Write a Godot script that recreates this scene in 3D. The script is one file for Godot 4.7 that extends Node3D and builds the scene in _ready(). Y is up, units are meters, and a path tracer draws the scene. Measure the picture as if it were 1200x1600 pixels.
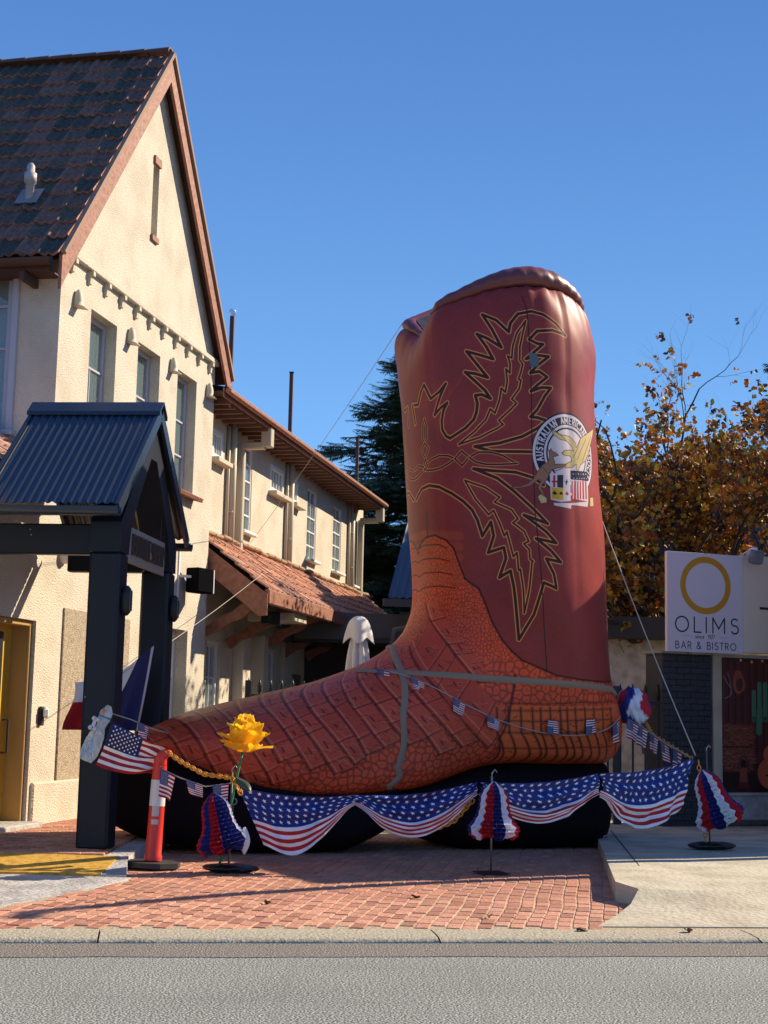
extends Node3D
# A giant inflatable boot behind flag bunting on a brick driveway beside an old rendered hotel.

var rng := RandomNumberGenerator.new()
var taken := {}
var M := {}

# ---------------------------------------------------------------- naming
func numbered(called: String) -> String:
	if not taken.has(called):
		taken[called] = 0
		return called
	taken[called] += 1
	return "%s_%03d" % [called, taken[called]]

func tag(o: Node, label := "", category := "", group := "", kind := "") -> Node:
	if label: o.set_meta("label", label)
	if category: o.set_meta("category", category)
	if group: o.set_meta("group", group)
	if kind: o.set_meta("kind", kind)
	return o

func thing(called: String, label: String, category: String, at := Transform3D(), group := "") -> Node3D:
	var o := Node3D.new()
	o.name = numbered(called)
	add_child(o)
	o.transform = at
	tag(o, label, category, group)
	return o

func put(called: String, mesh: Mesh, m: Material, parent: Node = null, at := Transform3D()) -> MeshInstance3D:
	var o := MeshInstance3D.new()
	o.mesh = mesh
	o.material_override = m
	o.transform = at
	if parent == null:
		o.name = numbered(called)
		add_child(o)
	else:
		o.name = called
		parent.add_child(o, true)
	return o

# ---------------------------------------------------------------- mesh building
class MB:
	var st := SurfaceTool.new()
	var n := 0
	func _init(smooth := false) -> void:
		st.begin(Mesh.PRIMITIVE_TRIANGLES)
		st.set_smooth_group(0 if smooth else -1)
	func smooth(on: bool) -> void:
		st.set_smooth_group(0 if on else -1)
	func col(c: Color) -> void:
		st.set_color(c)
	func tri(a: Vector3, b: Vector3, c: Vector3) -> void:   # counter-clockwise seen from outside
		st.add_vertex(a); st.add_vertex(c); st.add_vertex(b)
		n += 1
	func quad(a: Vector3, b: Vector3, c: Vector3, d: Vector3) -> void:
		tri(a, b, c); tri(a, c, d)
	func tri_uv(a: Vector3, b: Vector3, c: Vector3, ua: Vector2, ub: Vector2, uc: Vector2) -> void:
		st.set_uv(ua); st.add_vertex(a); st.set_uv(uc); st.add_vertex(c); st.set_uv(ub); st.add_vertex(b)
		n += 1
	func quad_uv(a: Vector3, b: Vector3, c: Vector3, d: Vector3, ua: Vector2, ub: Vector2, uc: Vector2, ud: Vector2) -> void:
		tri_uv(a, b, c, ua, ub, uc); tri_uv(a, c, d, ua, uc, ud)
	func facing(pts: Array, from: Vector3) -> void:         # convex polygon, turned away from a point inside
		var nn: Vector3 = (pts[1] - pts[0]).cross(pts[2] - pts[0])
		var flip: bool = nn.dot(pts[0] - from) < 0.0
		for i in range(1, pts.size() - 1):
			if flip: tri(pts[0], pts[i + 1], pts[i])
			else: tri(pts[0], pts[i], pts[i + 1])
	func box(center: Vector3, size: Vector3, bevel := 0.0, basis := Basis()) -> void:
		var h := size * 0.5
		var b: float = minf(bevel, minf(h.x, minf(h.y, h.z)) * 0.9)
		if b <= 0.0:
			var p := []
			for i in 8:
				p.append(center + basis * Vector3(h.x if i & 1 else -h.x, h.y if i & 2 else -h.y, h.z if i & 4 else -h.z))
			for f in [[0, 1, 3, 2], [4, 5, 7, 6], [0, 1, 5, 4], [2, 3, 7, 6], [0, 2, 6, 4], [1, 3, 7, 5]]:
				facing([p[f[0]], p[f[1]], p[f[2]], p[f[3]]], center)
			return
		var q := func(s: Vector3, axis: int) -> Vector3:
			var v := Vector3(s.x * (h.x - b), s.y * (h.y - b), s.z * (h.z - b))
			v[axis] = s[axis] * h[axis]
			return center + basis * v
		for axis in 3:
			var a1 := (axis + 1) % 3
			var a2 := (axis + 2) % 3
			for s in [-1.0, 1.0]:
				var c := []
				for e in [[-1, -1], [1, -1], [1, 1], [-1, 1]]:
					var v := Vector3()
					v[axis] = s; v[a1] = e[0]; v[a2] = e[1]
					c.append(q.call(v, axis))
				facing(c, center)
			for s1 in [-1.0, 1.0]:
				for s2 in [-1.0, 1.0]:
					var v0 := Vector3(); var v1 := Vector3()
					v0[a1] = s1; v0[a2] = s2; v0[axis] = -1.0
					v1[a1] = s1; v1[a2] = s2; v1[axis] = 1.0
					facing([q.call(v0, a1), q.call(v1, a1), q.call(v1, a2), q.call(v0, a2)], center)
		for i in 8:
			var s := Vector3(1.0 if i & 1 else -1.0, 1.0 if i & 2 else -1.0, 1.0 if i & 4 else -1.0)
			facing([q.call(s, 0), q.call(s, 1), q.call(s, 2)], center)
	func beam(a: Vector3, b: Vector3, w: float, h: float, up := Vector3.UP, bevel := 0.0) -> void:
		var z := (b - a).normalized()
		var x := up.cross(z).normalized()
		var y := z.cross(x)
		box((a + b) * 0.5, Vector3(w, h, a.distance_to(b)), bevel, Basis(x, y, z))
	func tube(pts: Array, radii, sides := 8, caps := true) -> void:
		var rings := []
		var px := Vector3.ZERO
		for i in pts.size():
			var t: Vector3 = (pts[mini(i + 1, pts.size() - 1)] - pts[maxi(i - 1, 0)]).normalized()
			if px == Vector3.ZERO:
				px = t.cross(Vector3.UP if absf(t.y) < 0.9 else Vector3.RIGHT).normalized()
			px = (px - t * px.dot(t)).normalized()
			var py := t.cross(px)
			var r: float = radii[i] if radii is Array else radii
			var ring := []
			for k in sides:
				var a := TAU * k / sides
				ring.append(pts[i] + (px * cos(a) + py * sin(a)) * r)
			rings.append(ring)
		for i in rings.size() - 1:
			for k in sides:
				var k2 := (k + 1) % sides
				quad(rings[i][k], rings[i][k2], rings[i + 1][k2], rings[i + 1][k])
		if caps:
			for k in range(1, sides - 1):
				tri(rings[0][0], rings[0][k + 1], rings[0][k])
				var e: Array = rings[-1]
				tri(e[0], e[k], e[k + 1])
	func lathe(profile: Array, sides := 16, at := Transform3D()) -> void:   # profile: Vector2(radius, height), going up
		for i in profile.size() - 1:
			for k in sides:
				var a := TAU * k / sides
				var b := TAU * (k + 1) / sides
				var p: Vector2 = profile[i]
				var q: Vector2 = profile[i + 1]
				var p0 := at * Vector3(cos(a) * p.x, p.y, sin(a) * p.x)
				var p1 := at * Vector3(cos(b) * p.x, p.y, sin(b) * p.x)
				var q0 := at * Vector3(cos(a) * q.x, q.y, sin(a) * q.x)
				var q1 := at * Vector3(cos(b) * q.x, q.y, sin(b) * q.x)
				if p.x > 0.0001: tri(p0, q0, p1)
				if q.x > 0.0001: tri(p1, q0, q1)
	func extrude(poly: Array, depth: float, at := Transform3D()) -> void:   # Vector2 polygon in xy, thickness along z
		var pk := PackedVector2Array(poly)
		if Geometry2D.is_polygon_clockwise(pk): pk.reverse()
		var idx := Geometry2D.triangulate_polygon(pk)
		for i in range(0, idx.size(), 3):
			var a := pk[idx[i]]; var b := pk[idx[i + 1]]; var c := pk[idx[i + 2]]
			if (b - a).cross(c - a) < 0.0:
				var s := b
				b = c; c = s
			tri(at * Vector3(a.x, a.y, depth), at * Vector3(b.x, b.y, depth), at * Vector3(c.x, c.y, depth))
			tri(at * Vector3(a.x, a.y, 0), at * Vector3(c.x, c.y, 0), at * Vector3(b.x, b.y, 0))
		for i in pk.size():
			var a := pk[i]; var b := pk[(i + 1) % pk.size()]
			quad(at * Vector3(a.x, a.y, 0), at * Vector3(b.x, b.y, 0), at * Vector3(b.x, b.y, depth), at * Vector3(a.x, a.y, depth))
	func done() -> ArrayMesh:
		st.generate_normals()
		return st.commit()

func bx(size: Vector3, bevel := 0.0) -> ArrayMesh:
	var b := MB.new()
	b.box(Vector3.ZERO, size, bevel)
	return b.done()

func sheet(w: int, h: int, f: Callable, uvf = null) -> ArrayMesh:   # smooth grid of points f(i, j)
	var st := SurfaceTool.new()
	st.begin(Mesh.PRIMITIVE_TRIANGLES)
	st.set_smooth_group(0)
	for j in h + 1:
		for i in w + 1:
			st.set_uv(uvf.call(i, j) if uvf != null else Vector2(float(i) / w, float(j) / h))
			st.add_vertex(f.call(i, j))
	for j in h:
		for i in w:
			var a := j * (w + 1) + i
			for k in [a, a + 1, a + w + 2, a, a + w + 2, a + w + 1]:
				st.add_index(k)
	st.generate_normals()
	return st.commit()

# ---------------------------------------------------------------- materials
func lin(r: float, g: float, b: float) -> Color:
	return Color(r, g, b).linear_to_srgb()

func mat(r: float, g: float, b: float, rough := 0.8, metal := 0.0) -> StandardMaterial3D:
	var m := StandardMaterial3D.new()
	m.albedo_color = lin(r, g, b)
	m.roughness = rough
	m.metallic = metal
	return m

func noise(freq: float, octaves := 4, type := FastNoiseLite.TYPE_SIMPLEX_SMOOTH, s := 1) -> FastNoiseLite:
	var n := FastNoiseLite.new()
	n.noise_type = type
	n.frequency = freq
	n.fractal_octaves = octaves
	n.seed = s
	return n

func ntex(n: FastNoiseLite, colors: Array, offsets: Array, size := 512) -> NoiseTexture2D:
	var t := NoiseTexture2D.new()
	t.width = size; t.height = size
	t.seamless = true
	t.noise = n
	if colors.size():
		var g := Gradient.new()
		g.offsets = PackedFloat32Array(offsets)
		g.colors = PackedColorArray(colors)
		t.color_ramp = g
	return t

func nnorm(n: FastNoiseLite, strength: float, size := 512) -> NoiseTexture2D:
	var t := NoiseTexture2D.new()
	t.width = size; t.height = size
	t.seamless = true
	t.noise = n
	t.as_normal_map = true
	t.bump_strength = strength
	return t

# a surface of the world: colours a..b in patches of noise, with relief; metres is the size of one tile of the pattern
func ground_mat(a: Color, b: Color, c: Color, freq: float, metres: float, rough: float, bump: FastNoiseLite = null, bump_strength := 4.0, s := 1, oct := 5, size := 512) -> StandardMaterial3D:
	var m := StandardMaterial3D.new()
	m.albedo_texture = ntex(noise(freq, oct, FastNoiseLite.TYPE_SIMPLEX_SMOOTH, s), [a, b, c], [0.25, 0.5, 0.78], size)
	m.roughness = rough
	m.uv1_triplanar = true
	m.uv1_world_triplanar = true
	m.uv1_scale = Vector3.ONE / metres
	if bump:
		m.normal_enabled = true
		m.normal_texture = nnorm(bump, bump_strength, size)
		m.normal_scale = 1.0
	return m

func make_materials() -> void:
	var rough_cast := noise(0.17, 3, FastNoiseLite.TYPE_SIMPLEX_SMOOTH, 4)
	M.stucco = ground_mat(lin(0.50, 0.442, 0.338), lin(0.56, 0.503, 0.398), lin(0.59, 0.535, 0.428), 0.005, 5.0, 0.92, rough_cast, 3.2, 3, 8, 1024)
	M.stucco_rough = ground_mat(lin(0.34, 0.27, 0.18), lin(0.44, 0.36, 0.25), lin(0.51, 0.43, 0.31), 0.04, 1.6, 0.95, rough_cast, 8.0, 8, 5)
	M.render_wing = ground_mat(lin(0.49, 0.428, 0.33), lin(0.545, 0.485, 0.38), lin(0.575, 0.515, 0.41), 0.005, 5.0, 0.9, noise(0.08, 4), 2.0, 13, 8, 1024)
	M.cream_trim = mat(0.50, 0.44, 0.32, 0.6)
	M.pipe = mat(0.46, 0.40, 0.29, 0.5)
	M.white_trim = mat(0.72, 0.72, 0.70, 0.45)
	M.grey_trim = mat(0.42, 0.42, 0.46, 0.5)
	M.timber = ground_mat(lin(0.22, 0.085, 0.045), lin(0.28, 0.11, 0.06), lin(0.32, 0.135, 0.08), 0.02, 1.4, 0.6, noise(0.02, 4), 2.0, 21)
	M.dark_timber = mat(0.07, 0.035, 0.025, 0.7)
	M.glass = mat(0.02, 0.03, 0.035, 0.04)
	M.glass.transparency = BaseMaterial3D.TRANSPARENCY_ALPHA
	M.glass.albedo_color = Color(0.5, 0.6, 0.62, 0.25)
	M.glass.metallic_specular = 0.8
	M.curtain = mat(0.42, 0.47, 0.42, 0.9)
	M.room = mat(0.05, 0.05, 0.05, 0.9)
	M.steel_blue = mat(0.012, 0.016, 0.023, 0.45)
	M.steel_blue.metallic_specular = 0.35
	M.roof_steel = mat(0.022, 0.032, 0.05, 0.27)
	M.iron = mat(0.012, 0.012, 0.014, 0.45)
	M.black = mat(0.012, 0.012, 0.014, 0.6)
	M.rubber = mat(0.016, 0.016, 0.018, 0.55)
	M.grey_steel = mat(0.35, 0.35, 0.36, 0.35, 0.8)
	M.rope = mat(0.42, 0.38, 0.32, 0.8)
	# roof tiles: lichen on old terracotta, the colour of each face kept in its vertices
	M.tile = StandardMaterial3D.new()
	M.tile.vertex_color_use_as_albedo = true
	M.tile.albedo_texture = ntex(noise(0.03, 5, FastNoiseLite.TYPE_SIMPLEX_SMOOTH, 31), [lin(0.55, 0.58, 0.55), lin(0.85, 0.82, 0.8), lin(1, 1, 1)], [0.3, 0.5, 0.7])
	M.tile.uv1_triplanar = true; M.tile.uv1_world_triplanar = true; M.tile.uv1_scale = Vector3.ONE / 1.3
	M.tile.roughness = 0.85
	M.tile.metallic_specular = 0.25
	# paving
	M.asphalt = ground_mat(lin(0.03, 0.034, 0.03), lin(0.185, 0.20, 0.175), lin(0.62, 0.63, 0.58), 0.13, 1.15, 0.9, noise(0.16, 3, FastNoiseLite.TYPE_SIMPLEX_SMOOTH, 5), 1.2, 6, 2)
	M.seam_asphalt = ground_mat(lin(0.03, 0.027, 0.023), lin(0.145, 0.128, 0.105), lin(0.50, 0.45, 0.38), 0.13, 1.15, 0.9, noise(0.16, 3, FastNoiseLite.TYPE_SIMPLEX_SMOOTH, 5), 1.2, 9, 2)
	M.kerb = ground_mat(lin(0.25, 0.22, 0.155), lin(0.385, 0.34, 0.24), lin(0.52, 0.465, 0.34), 0.07, 1.3, 0.9, noise(0.1, 4, FastNoiseLite.TYPE_SIMPLEX_SMOOTH, 15), 2.5, 16, 5)
	M.concrete = ground_mat(lin(0.40, 0.35, 0.245), lin(0.475, 0.42, 0.30), lin(0.53, 0.475, 0.345), 0.009, 3.3, 0.9, noise(0.08, 4, FastNoiseLite.TYPE_SIMPLEX_SMOOTH, 17), 1.4, 18, 6)
	M.grey_concrete = ground_mat(lin(0.30, 0.29, 0.27), lin(0.40, 0.385, 0.36), lin(0.47, 0.45, 0.42), 0.012, 2.9, 0.9, noise(0.08, 4, FastNoiseLite.TYPE_SIMPLEX_SMOOTH, 19), 2.5, 20, 6)
	M.yellow = ground_mat(lin(0.42, 0.23, 0.03), lin(0.58, 0.33, 0.04), lin(0.62, 0.36, 0.05), 0.02, 1.1, 0.7, noise(0.08, 4), 2.0, 22)
	M.mortar = ground_mat(lin(0.26, 0.19, 0.11), lin(0.44, 0.34, 0.22), lin(0.56, 0.46, 0.31), 0.06, 1.0, 0.95, noise(0.1, 4), 3.0, 24)
	M.grass = ground_mat(lin(0.13, 0.115, 0.05), lin(0.20, 0.165, 0.08), lin(0.27, 0.22, 0.12), 0.03, 3.0, 0.95, null, 0.0, 26)  # lightened so the unseen ground behind the camera bounces warm light
	M.bricks = []
	for i in 6:
		var k := 0.90 + 0.03 * i
		var r: float = [0.62, 0.68, 0.57, 0.6, 0.6, 0.6][i]
		M.bricks.append(ground_mat(lin(r * 0.82, r * 0.36, r * 0.22) * k, lin(r * 1.02, r * 0.47, r * 0.29) * k, lin(r * 1.16, r * 0.60, r * 0.40) * k, 0.035, 0.9, 0.88, noise(0.12, 4, FastNoiseLite.TYPE_SIMPLEX_SMOOTH, 40), 3.0, 41 + i, 5) if i < 3 else null)
	for i in range(3, 6):
		var m: StandardMaterial3D = M.bricks[i - 3].duplicate()
		m.albedo_color = [Color(0.91, 0.89, 0.88), Color(0.97, 1.0, 1.0), Color(0.84, 0.81, 0.80)][i - 3]
		M.bricks[i] = m
	M.brick_many = M.bricks[0].duplicate()
	M.brick_many.vertex_color_use_as_albedo = true

# ---------------------------------------------------------------- frames of the place
var road := Transform3D(Basis(Vector3(0.98969, 0, -0.1432), Vector3.UP, Vector3(0.1432, 0, 0.98969)), Vector3(0.07, 0, -10.76))
var wall_frame := Transform3D(Basis(Vector3(0.2, 0, -0.9798), Vector3.UP, Vector3(0.9798, 0, 0.2)), Vector3(-4.16, 0, -19.27))   # x along the hotel, z out of its wall
var sign_frame := Transform3D(Basis(Vector3(0.9326, 0, -0.361), Vector3.UP, Vector3(0.361, 0, 0.9326)), Vector3(4.06, 0, -21.32))

func _ready() -> void:
	rng.seed = 11
	var cam := Camera3D.new()
	cam.name = "camera"
	cam.fov = 38.36
	cam.near = 0.1
	cam.far = 900.0
	cam.transform = Transform3D(Basis(Vector3.RIGHT, atan(318.0 / 2300.0)) * Basis(Vector3(0, 0, 1), deg_to_rad(1.26)), Vector3(0, 1.6, 0))
	add_child(cam)
	var sky_m := ProceduralSkyMaterial.new()
	sky_m.sky_top_color = Color(0.205, 0.352, 0.595)
	sky_m.sky_horizon_color = Color(0.505, 0.73, 0.93)
	sky_m.sky_curve = 0.17
	sky_m.ground_bottom_color = Color(0.30, 0.28, 0.25)
	sky_m.ground_horizon_color = Color(0.55, 0.58, 0.60)
	sky_m.sun_angle_max = 30.0
	sky_m.sun_curve = 0.15
	var sky := Sky.new()
	sky.sky_material = sky_m
	var e := Environment.new()
	e.background_mode = Environment.BG_SKY
	e.sky = sky
	e.tonemap_mode = Environment.TONE_MAPPER_LINEAR
	e.tonemap_exposure = 1.7
	e.sdfgi_enabled = true
	e.ssao_enabled = true
	e.ssil_enabled = true
	var we := WorldEnvironment.new()
	we.name = "environment"
	we.environment = e
	add_child(we)
	var sun := DirectionalLight3D.new()
	sun.name = "sun"
	sun.light_color = Color(1.0, 0.93, 0.82)
	sun.light_energy = 1.55
	sun.light_angular_distance = 0.5
	sun.shadow_enabled = true
	add_child(sun)
	sun.look_at_from_position(Vector3(16, 11.8, -8), Vector3.ZERO)
	make_materials()
	build_ground()
	build_hotel()
	build_wing()
	build_gateway()
	build_right_side()
	build_background()
	build_boot()
	build_bunting()
	build_small_things()
	build_trees()

# ---------------------------------------------------------------- ground
func inside(p: Vector2, poly: Array) -> bool:
	return Geometry2D.is_point_in_polygon(p, PackedVector2Array(poly))

func slab(called: String, rows: Array, m: Material, parent: Node = null) -> MeshInstance3D:   # rows of points from back to front; skirts to the ground all round
	var b := MB.new()
	for i in rows.size() - 1:
		for j in rows[i].size() - 1:
			b.quad(rows[i + 1][j], rows[i + 1][j + 1], rows[i][j + 1], rows[i][j])
	var rim := []
	for j in rows[0].size(): rim.append(rows[0][j])
	for i in range(1, rows.size()): rim.append(rows[i][-1])
	for j in range(rows[-1].size() - 2, -1, -1): rim.append(rows[-1][j])
	for i in range(rows.size() - 2, 0, -1): rim.append(rows[i][0])
	for i in rim.size():
		var p: Vector3 = rim[i]; var q: Vector3 = rim[(i + 1) % rim.size()]
		b.quad(Vector3(p.x, -0.05, p.z), p, q, Vector3(q.x, -0.05, q.z))
	return put(called, b.done(), m, parent)

func lay_bricks(parent: Node, at: Transform3D, cells: Array, most: int) -> void:   # cells: [Transform3D], nearest first
	var shapes := []
	for v in 3:
		var b := MB.new()
		b.box(Vector3(0, 0.0, 0), Vector3(0.232 - 0.003 * v, 0.05, 0.1105 - 0.002 * v), 0.006)
		shapes.append(b.done())
	for i in mini(most, cells.size()):
		put("brick", shapes[rng.randi() % 3], M.bricks[rng.randi() % 6], parent, at * (cells[i] as Transform3D))
	if cells.size() > most:
		var mm := MultiMesh.new()
		mm.transform_format = MultiMesh.TRANSFORM_3D
		mm.use_colors = true
		mm.mesh = shapes[0]
		mm.instance_count = cells.size() - most
		for i in mm.instance_count:
			mm.set_instance_transform(i, at * (cells[most + i] as Transform3D))
			var k := rng.randf_range(0.75, 1.08)
			mm.set_instance_color(i, Color(k, k * rng.randf_range(0.92, 1.0), k * rng.randf_range(0.9, 1.0)))
		var o := MultiMeshInstance3D.new()
		o.multimesh = mm
		o.material_override = M.brick_many
		o.name = "brick_field"
		parent.add_child(o, true)
		tag(o, "", "", "", "stuff")

func build_ground() -> void:
	var g := MB.new()
	g.quad(Vector3(-400, -0.06, 60), Vector3(400, -0.06, 60), Vector3(400, -0.06, -500), Vector3(-400, -0.06, -500))
	tag(put("ground", g.done(), M.grass), "", "", "", "structure")
	var b := MB.new()
	# worn asphalt: paler where tyres run, darker patches and old repairs
	var worn := noise(0.22, 4, FastNoiseLite.TYPE_SIMPLEX_SMOOTH, 91)
	var tone := func(x: float, z: float) -> Color:
		var v := 0.93 + 0.20 * worn.get_noise_2d(x * 0.7, z * 1.6) + 0.10 * worn.get_noise_2d(x * 3.0, z * 5.0) + 0.05 * sin(z * 2.6)
		return Color(v, v, v * 0.99)
	for i in 120:
		for j in 24:
			var x0 := -9.0 + i * 0.15; var x1 := x0 + 0.15
			var z0 := 0.58 + j * 0.155; var z1 := z0 + 0.155
			for q in [[x0, z1], [x1, z0], [x1, z1], [x0, z1], [x0, z0], [x1, z0]]:
				b.col(tone.call(q[0], q[1]))
				b.st.add_vertex(Vector3(q[0], 0, q[1]))
	b.col(Color(0.93, 0.93, 0.92))
	b.quad(Vector3(-70, 0, 19), Vector3(70, 0, 19), Vector3(70, 0, 4.3), Vector3(-70, 0, 4.3))
	b.quad(Vector3(-70, 0, 4.3), Vector3(-9, 0, 4.3), Vector3(-9, 0, 0.58), Vector3(-70, 0, 0.58))
	b.quad(Vector3(9, 0, 4.3), Vector3(70, 0, 4.3), Vector3(70, 0, 0.58), Vector3(9, 0, 0.58))
	M.asphalt.normal_scale = 0.4
	M.asphalt.vertex_color_use_as_albedo = true
	tag(put("road", b.done(), M.asphalt, null, road), "", "", "", "structure")
	b = MB.new()
	b.quad(Vector3(-70, -0.004, 0.9), Vector3(70, -0.004, 0.9), Vector3(70, -0.004, 0.0), Vector3(-70, -0.004, 0.0))
	# worn joint between road and kerb, with a ragged edge
	var edge := noise(0.9, 3)
	for i in 280:
		var x := -14.0 + i * 0.1
		var w0 := 0.60 + 0.05 * edge.get_noise_1d(x)
		var w1 := 0.60 + 0.05 * edge.get_noise_1d(x + 0.1)
		b.quad(Vector3(x, 0.004, w0), Vector3(x + 0.1, 0.004, w1), Vector3(x + 0.1, 0.004, 0.02), Vector3(x, 0.004, 0.02))
	tag(put("gutter_strip", b.done(), M.seam_asphalt, null, road), "", "", "", "structure")
	# rounded mountable kerb, cast in lengths
	var kerb := Node3D.new()
	kerb.name = "kerb"; add_child(kerb); kerb.transform = road
	tag(kerb, "", "", "", "structure")
	var prof := [Vector2(0.02, -0.04), Vector2(0.02, 0.012), Vector2(-0.06, 0.032), Vector2(-0.2, 0.040), Vector2(-0.38, 0.042), Vector2(-0.44, 0.034), Vector2(-0.44, -0.04)]
	for k in 12:
		var x0 := -14.0 + k * 2.4
		var kb := MB.new(true)
		var n := 16
		for i in n:
			for j in prof.size() - 1:
				var f := func(ii: int, jj: int) -> Vector3:
					var x := x0 + 0.006 + (2.388) * ii / n
					var w := edge.get_noise_2d(x * 2.0, jj * 3.0) * 0.012
					return Vector3(x, prof[jj].y + w * 0.4, prof[jj].x + w)
				kb.quad(f.call(i, j), f.call(i + 1, j), f.call(i + 1, j + 1), f.call(i, j + 1))
		put("kerb_length", kb.done(), M.kerb, kerb)
	# brick driveway: bricks lie in a mortar bed, in columns that run up to the boot
	var drive := Node3D.new()
	drive.name = "driveway"; add_child(drive)
	tag(drive, "", "", "", "structure")
	b = MB.new()
	b.quad(Vector3(-9, 0.0195, -0.42), Vector3(16, 0.0195, -0.42), Vector3(16, 0.0195, -40), Vector3(-9, 0.0195, -40))
	put("mortar_bed", b.done(), M.mortar, drive, road)
	var right_edge := [Vector2(1.75, -11.45), Vector2(1.75, -11.62), Vector2(2.0, -12.35), Vector2(2.22, -12.85), Vector2(2.16, -13.35), Vector2(2.62, -17.2), Vector2(3.3, -23), Vector2(30, -24), Vector2(30, -11)]
	var left_edge := [Vector2(-2.96, -11.9), Vector2(-2.50, -13.5), Vector2(-2.30, -14.1), Vector2(-2.54, -14.95), Vector2(-2.62, -24), Vector2(-30, -24), Vector2(-30, -8)]
	var wig := noise(0.6, 2, FastNoiseLite.TYPE_SIMPLEX_SMOOTH, 77)
	var lean := 0.29        # the columns of stretchers lean to the right as they go back
	var cells := []
	for r in range(-1, 44):
		for c in range(-96, 60):
			var z := -r * 0.2385
			var p := Vector3(c * 0.1225, 0, z - 0.12 * (c & 1))
			p.x += -p.z * tan(lean) + 0.03 * wig.get_noise_2d(p.z * 0.8, c * 0.05)
			p.z += 0.03 * wig.get_noise_2d(c * 3.1, 4.0) - 0.565
			if p.z > -0.57: continue
			var w: Vector3 = road * p
			if w.z < -19.6 or absf(w.x) > -w.z * 0.30 + 0.4: continue
			var q := Vector2(w.x, w.z)
			if inside(q, right_edge) or inside(q, left_edge): continue
			var t := Transform3D(Basis(Vector3.UP, PI / 2 - lean + rng.randfn(0.0, 0.010)) * Basis(Vector3.RIGHT, rng.randfn(0, 0.008)) * Basis(Vector3(0, 0, 1), rng.randfn(0, 0.006)), p)
			t.origin.y = rng.randf_range(-0.001, 0.004)
			cells.append(t)
	lay_bricks(drive, road, cells, 300)
	# raised concrete on the right with its apron down to the kerb
	var L := func(p: Array) -> Array: return p
	tag(slab("concrete_slab", [
		[Vector3(3.3, 0.11, -23.5), Vector3(4.0, 0.11, -23.5), Vector3(8, 0.11, -23.5), Vector3(30, 0.11, -26)],
		[Vector3(2.58, 0.15, -17.2), Vector3(3.4, 0.148, -17.25), Vector3(8, 0.15, -17.6), Vector3(30, 0.15, -20.5)],
		[Vector3(2.12, 0.19, -13.35), Vector3(2.9, 0.172, -13.45), Vector3(8, 0.165, -14.3), Vector3(30, 0.165, -17.5)],
		[Vector3(2.27, 0.168, -13.02), Vector3(2.86, 0.155, -13.1), Vector3(8, 0.145, -13.95), Vector3(30, 0.145, -17.2)],
		[Vector3(2.15, 0.075, -12.72), Vector3(2.80, 0.125, -12.75), Vector3(8, 0.12, -13.55), Vector3(30, 0.12, -16.8)],
		[Vector3(1.95, 0.036, -12.25), Vector3(2.70, 0.082, -12.28), Vector3(8, 0.085, -13.0), Vector3(30, 0.085, -16.2)],
		[Vector3(1.71, 0.028, -11.66), Vector3(2.5, 0.03, -11.75), Vector3(8, 0.028, -12.42), Vector3(30, 0.028, -15.6)]], M.concrete), "", "", "", "structure")
	b = MB.new()
	b.beam(Vector3(3.16, 0.131, -20.3), Vector3(2.62, 0.170, -15.0), 0.012, 0.006)
	tag(put("slab_joint", b.done(), M.black), "", "", "", "structure")
	# left footpath with yellow ramped edge and concrete crossover
	tag(slab("concrete_crossover", [
		[Vector3(-9, 0.04, -13.6), Vector3(-3.5, 0.045, -14.2), Vector3(-2.30, 0.045, -14.15)],
		[Vector3(-9, 0.035, -12.4), Vector3(-4.0, 0.035, -13.1), Vector3(-2.50, 0.03, -13.4)],
		[Vector3(-9, 0.03, -10.4), Vector3(-6.0, 0.026, -11.0), Vector3(-3.02, 0.024, -12.0)]], M.grey_concrete), "", "", "", "structure")
	tag(slab("yellow_kerb", [
		[Vector3(-9, 0.155, -14.75), Vector3(-3.77, 0.155, -15.12), Vector3(-2.56, 0.155, -15.02)],
		[Vector3(-9, 0.06, -13.85), Vector3(-3.5, 0.06, -14.28), Vector3(-2.60, 0.06, -14.22)]], M.yellow), "", "", "", "structure")
	tag(slab("footpath_edge", [
		[Vector3(-2.92, 0.15, -26), Vector3(-2.66, 0.15, -26)],
		[Vector3(-2.74, 0.15, -17.4), Vector3(-2.56, 0.15, -17.4)],
		[Vector3(-2.72, 0.15, -15.04), Vector3(-2.48, 0.15, -15.04)],
		[Vector3(-2.62, 0.05, -14.22), Vector3(-2.36, 0.05, -14.25)]], M.grey_concrete), "", "", "", "structure")
	var path := Node3D.new()
	path.name = "footpath"; add_child(path)
	tag(path, "", "", "", "structure")
	slab("mortar_bed", [[Vector3(-12, 0.135, -42), Vector3(-2.92, 0.135, -42)], [Vector3(-12, 0.135, -26), Vector3(-2.9, 0.135, -26)], [Vector3(-12, 0.135, -14.6), Vector3(-2.7, 0.135, -15.06)]], M.mortar, path)
	cells = []
	for r in 90:
		for c in 26:
			var p := Vector3(-2.86 - c * 0.236 - 0.118 * (r & 1) - r * 0.002, 0.136, -15.2 - r * 0.117 + c * 0.012)
			if p.x < -0.27 * -p.z - 0.6 : continue
			var t := Transform3D(Basis(Vector3.UP, rng.randfn(0.05, 0.012)), p)
			t.origin.y += rng.randf_range(-0.001, 0.004)
			cells.append(t)
	lay_bricks(path, Transform3D(), cells, 300)

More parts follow.
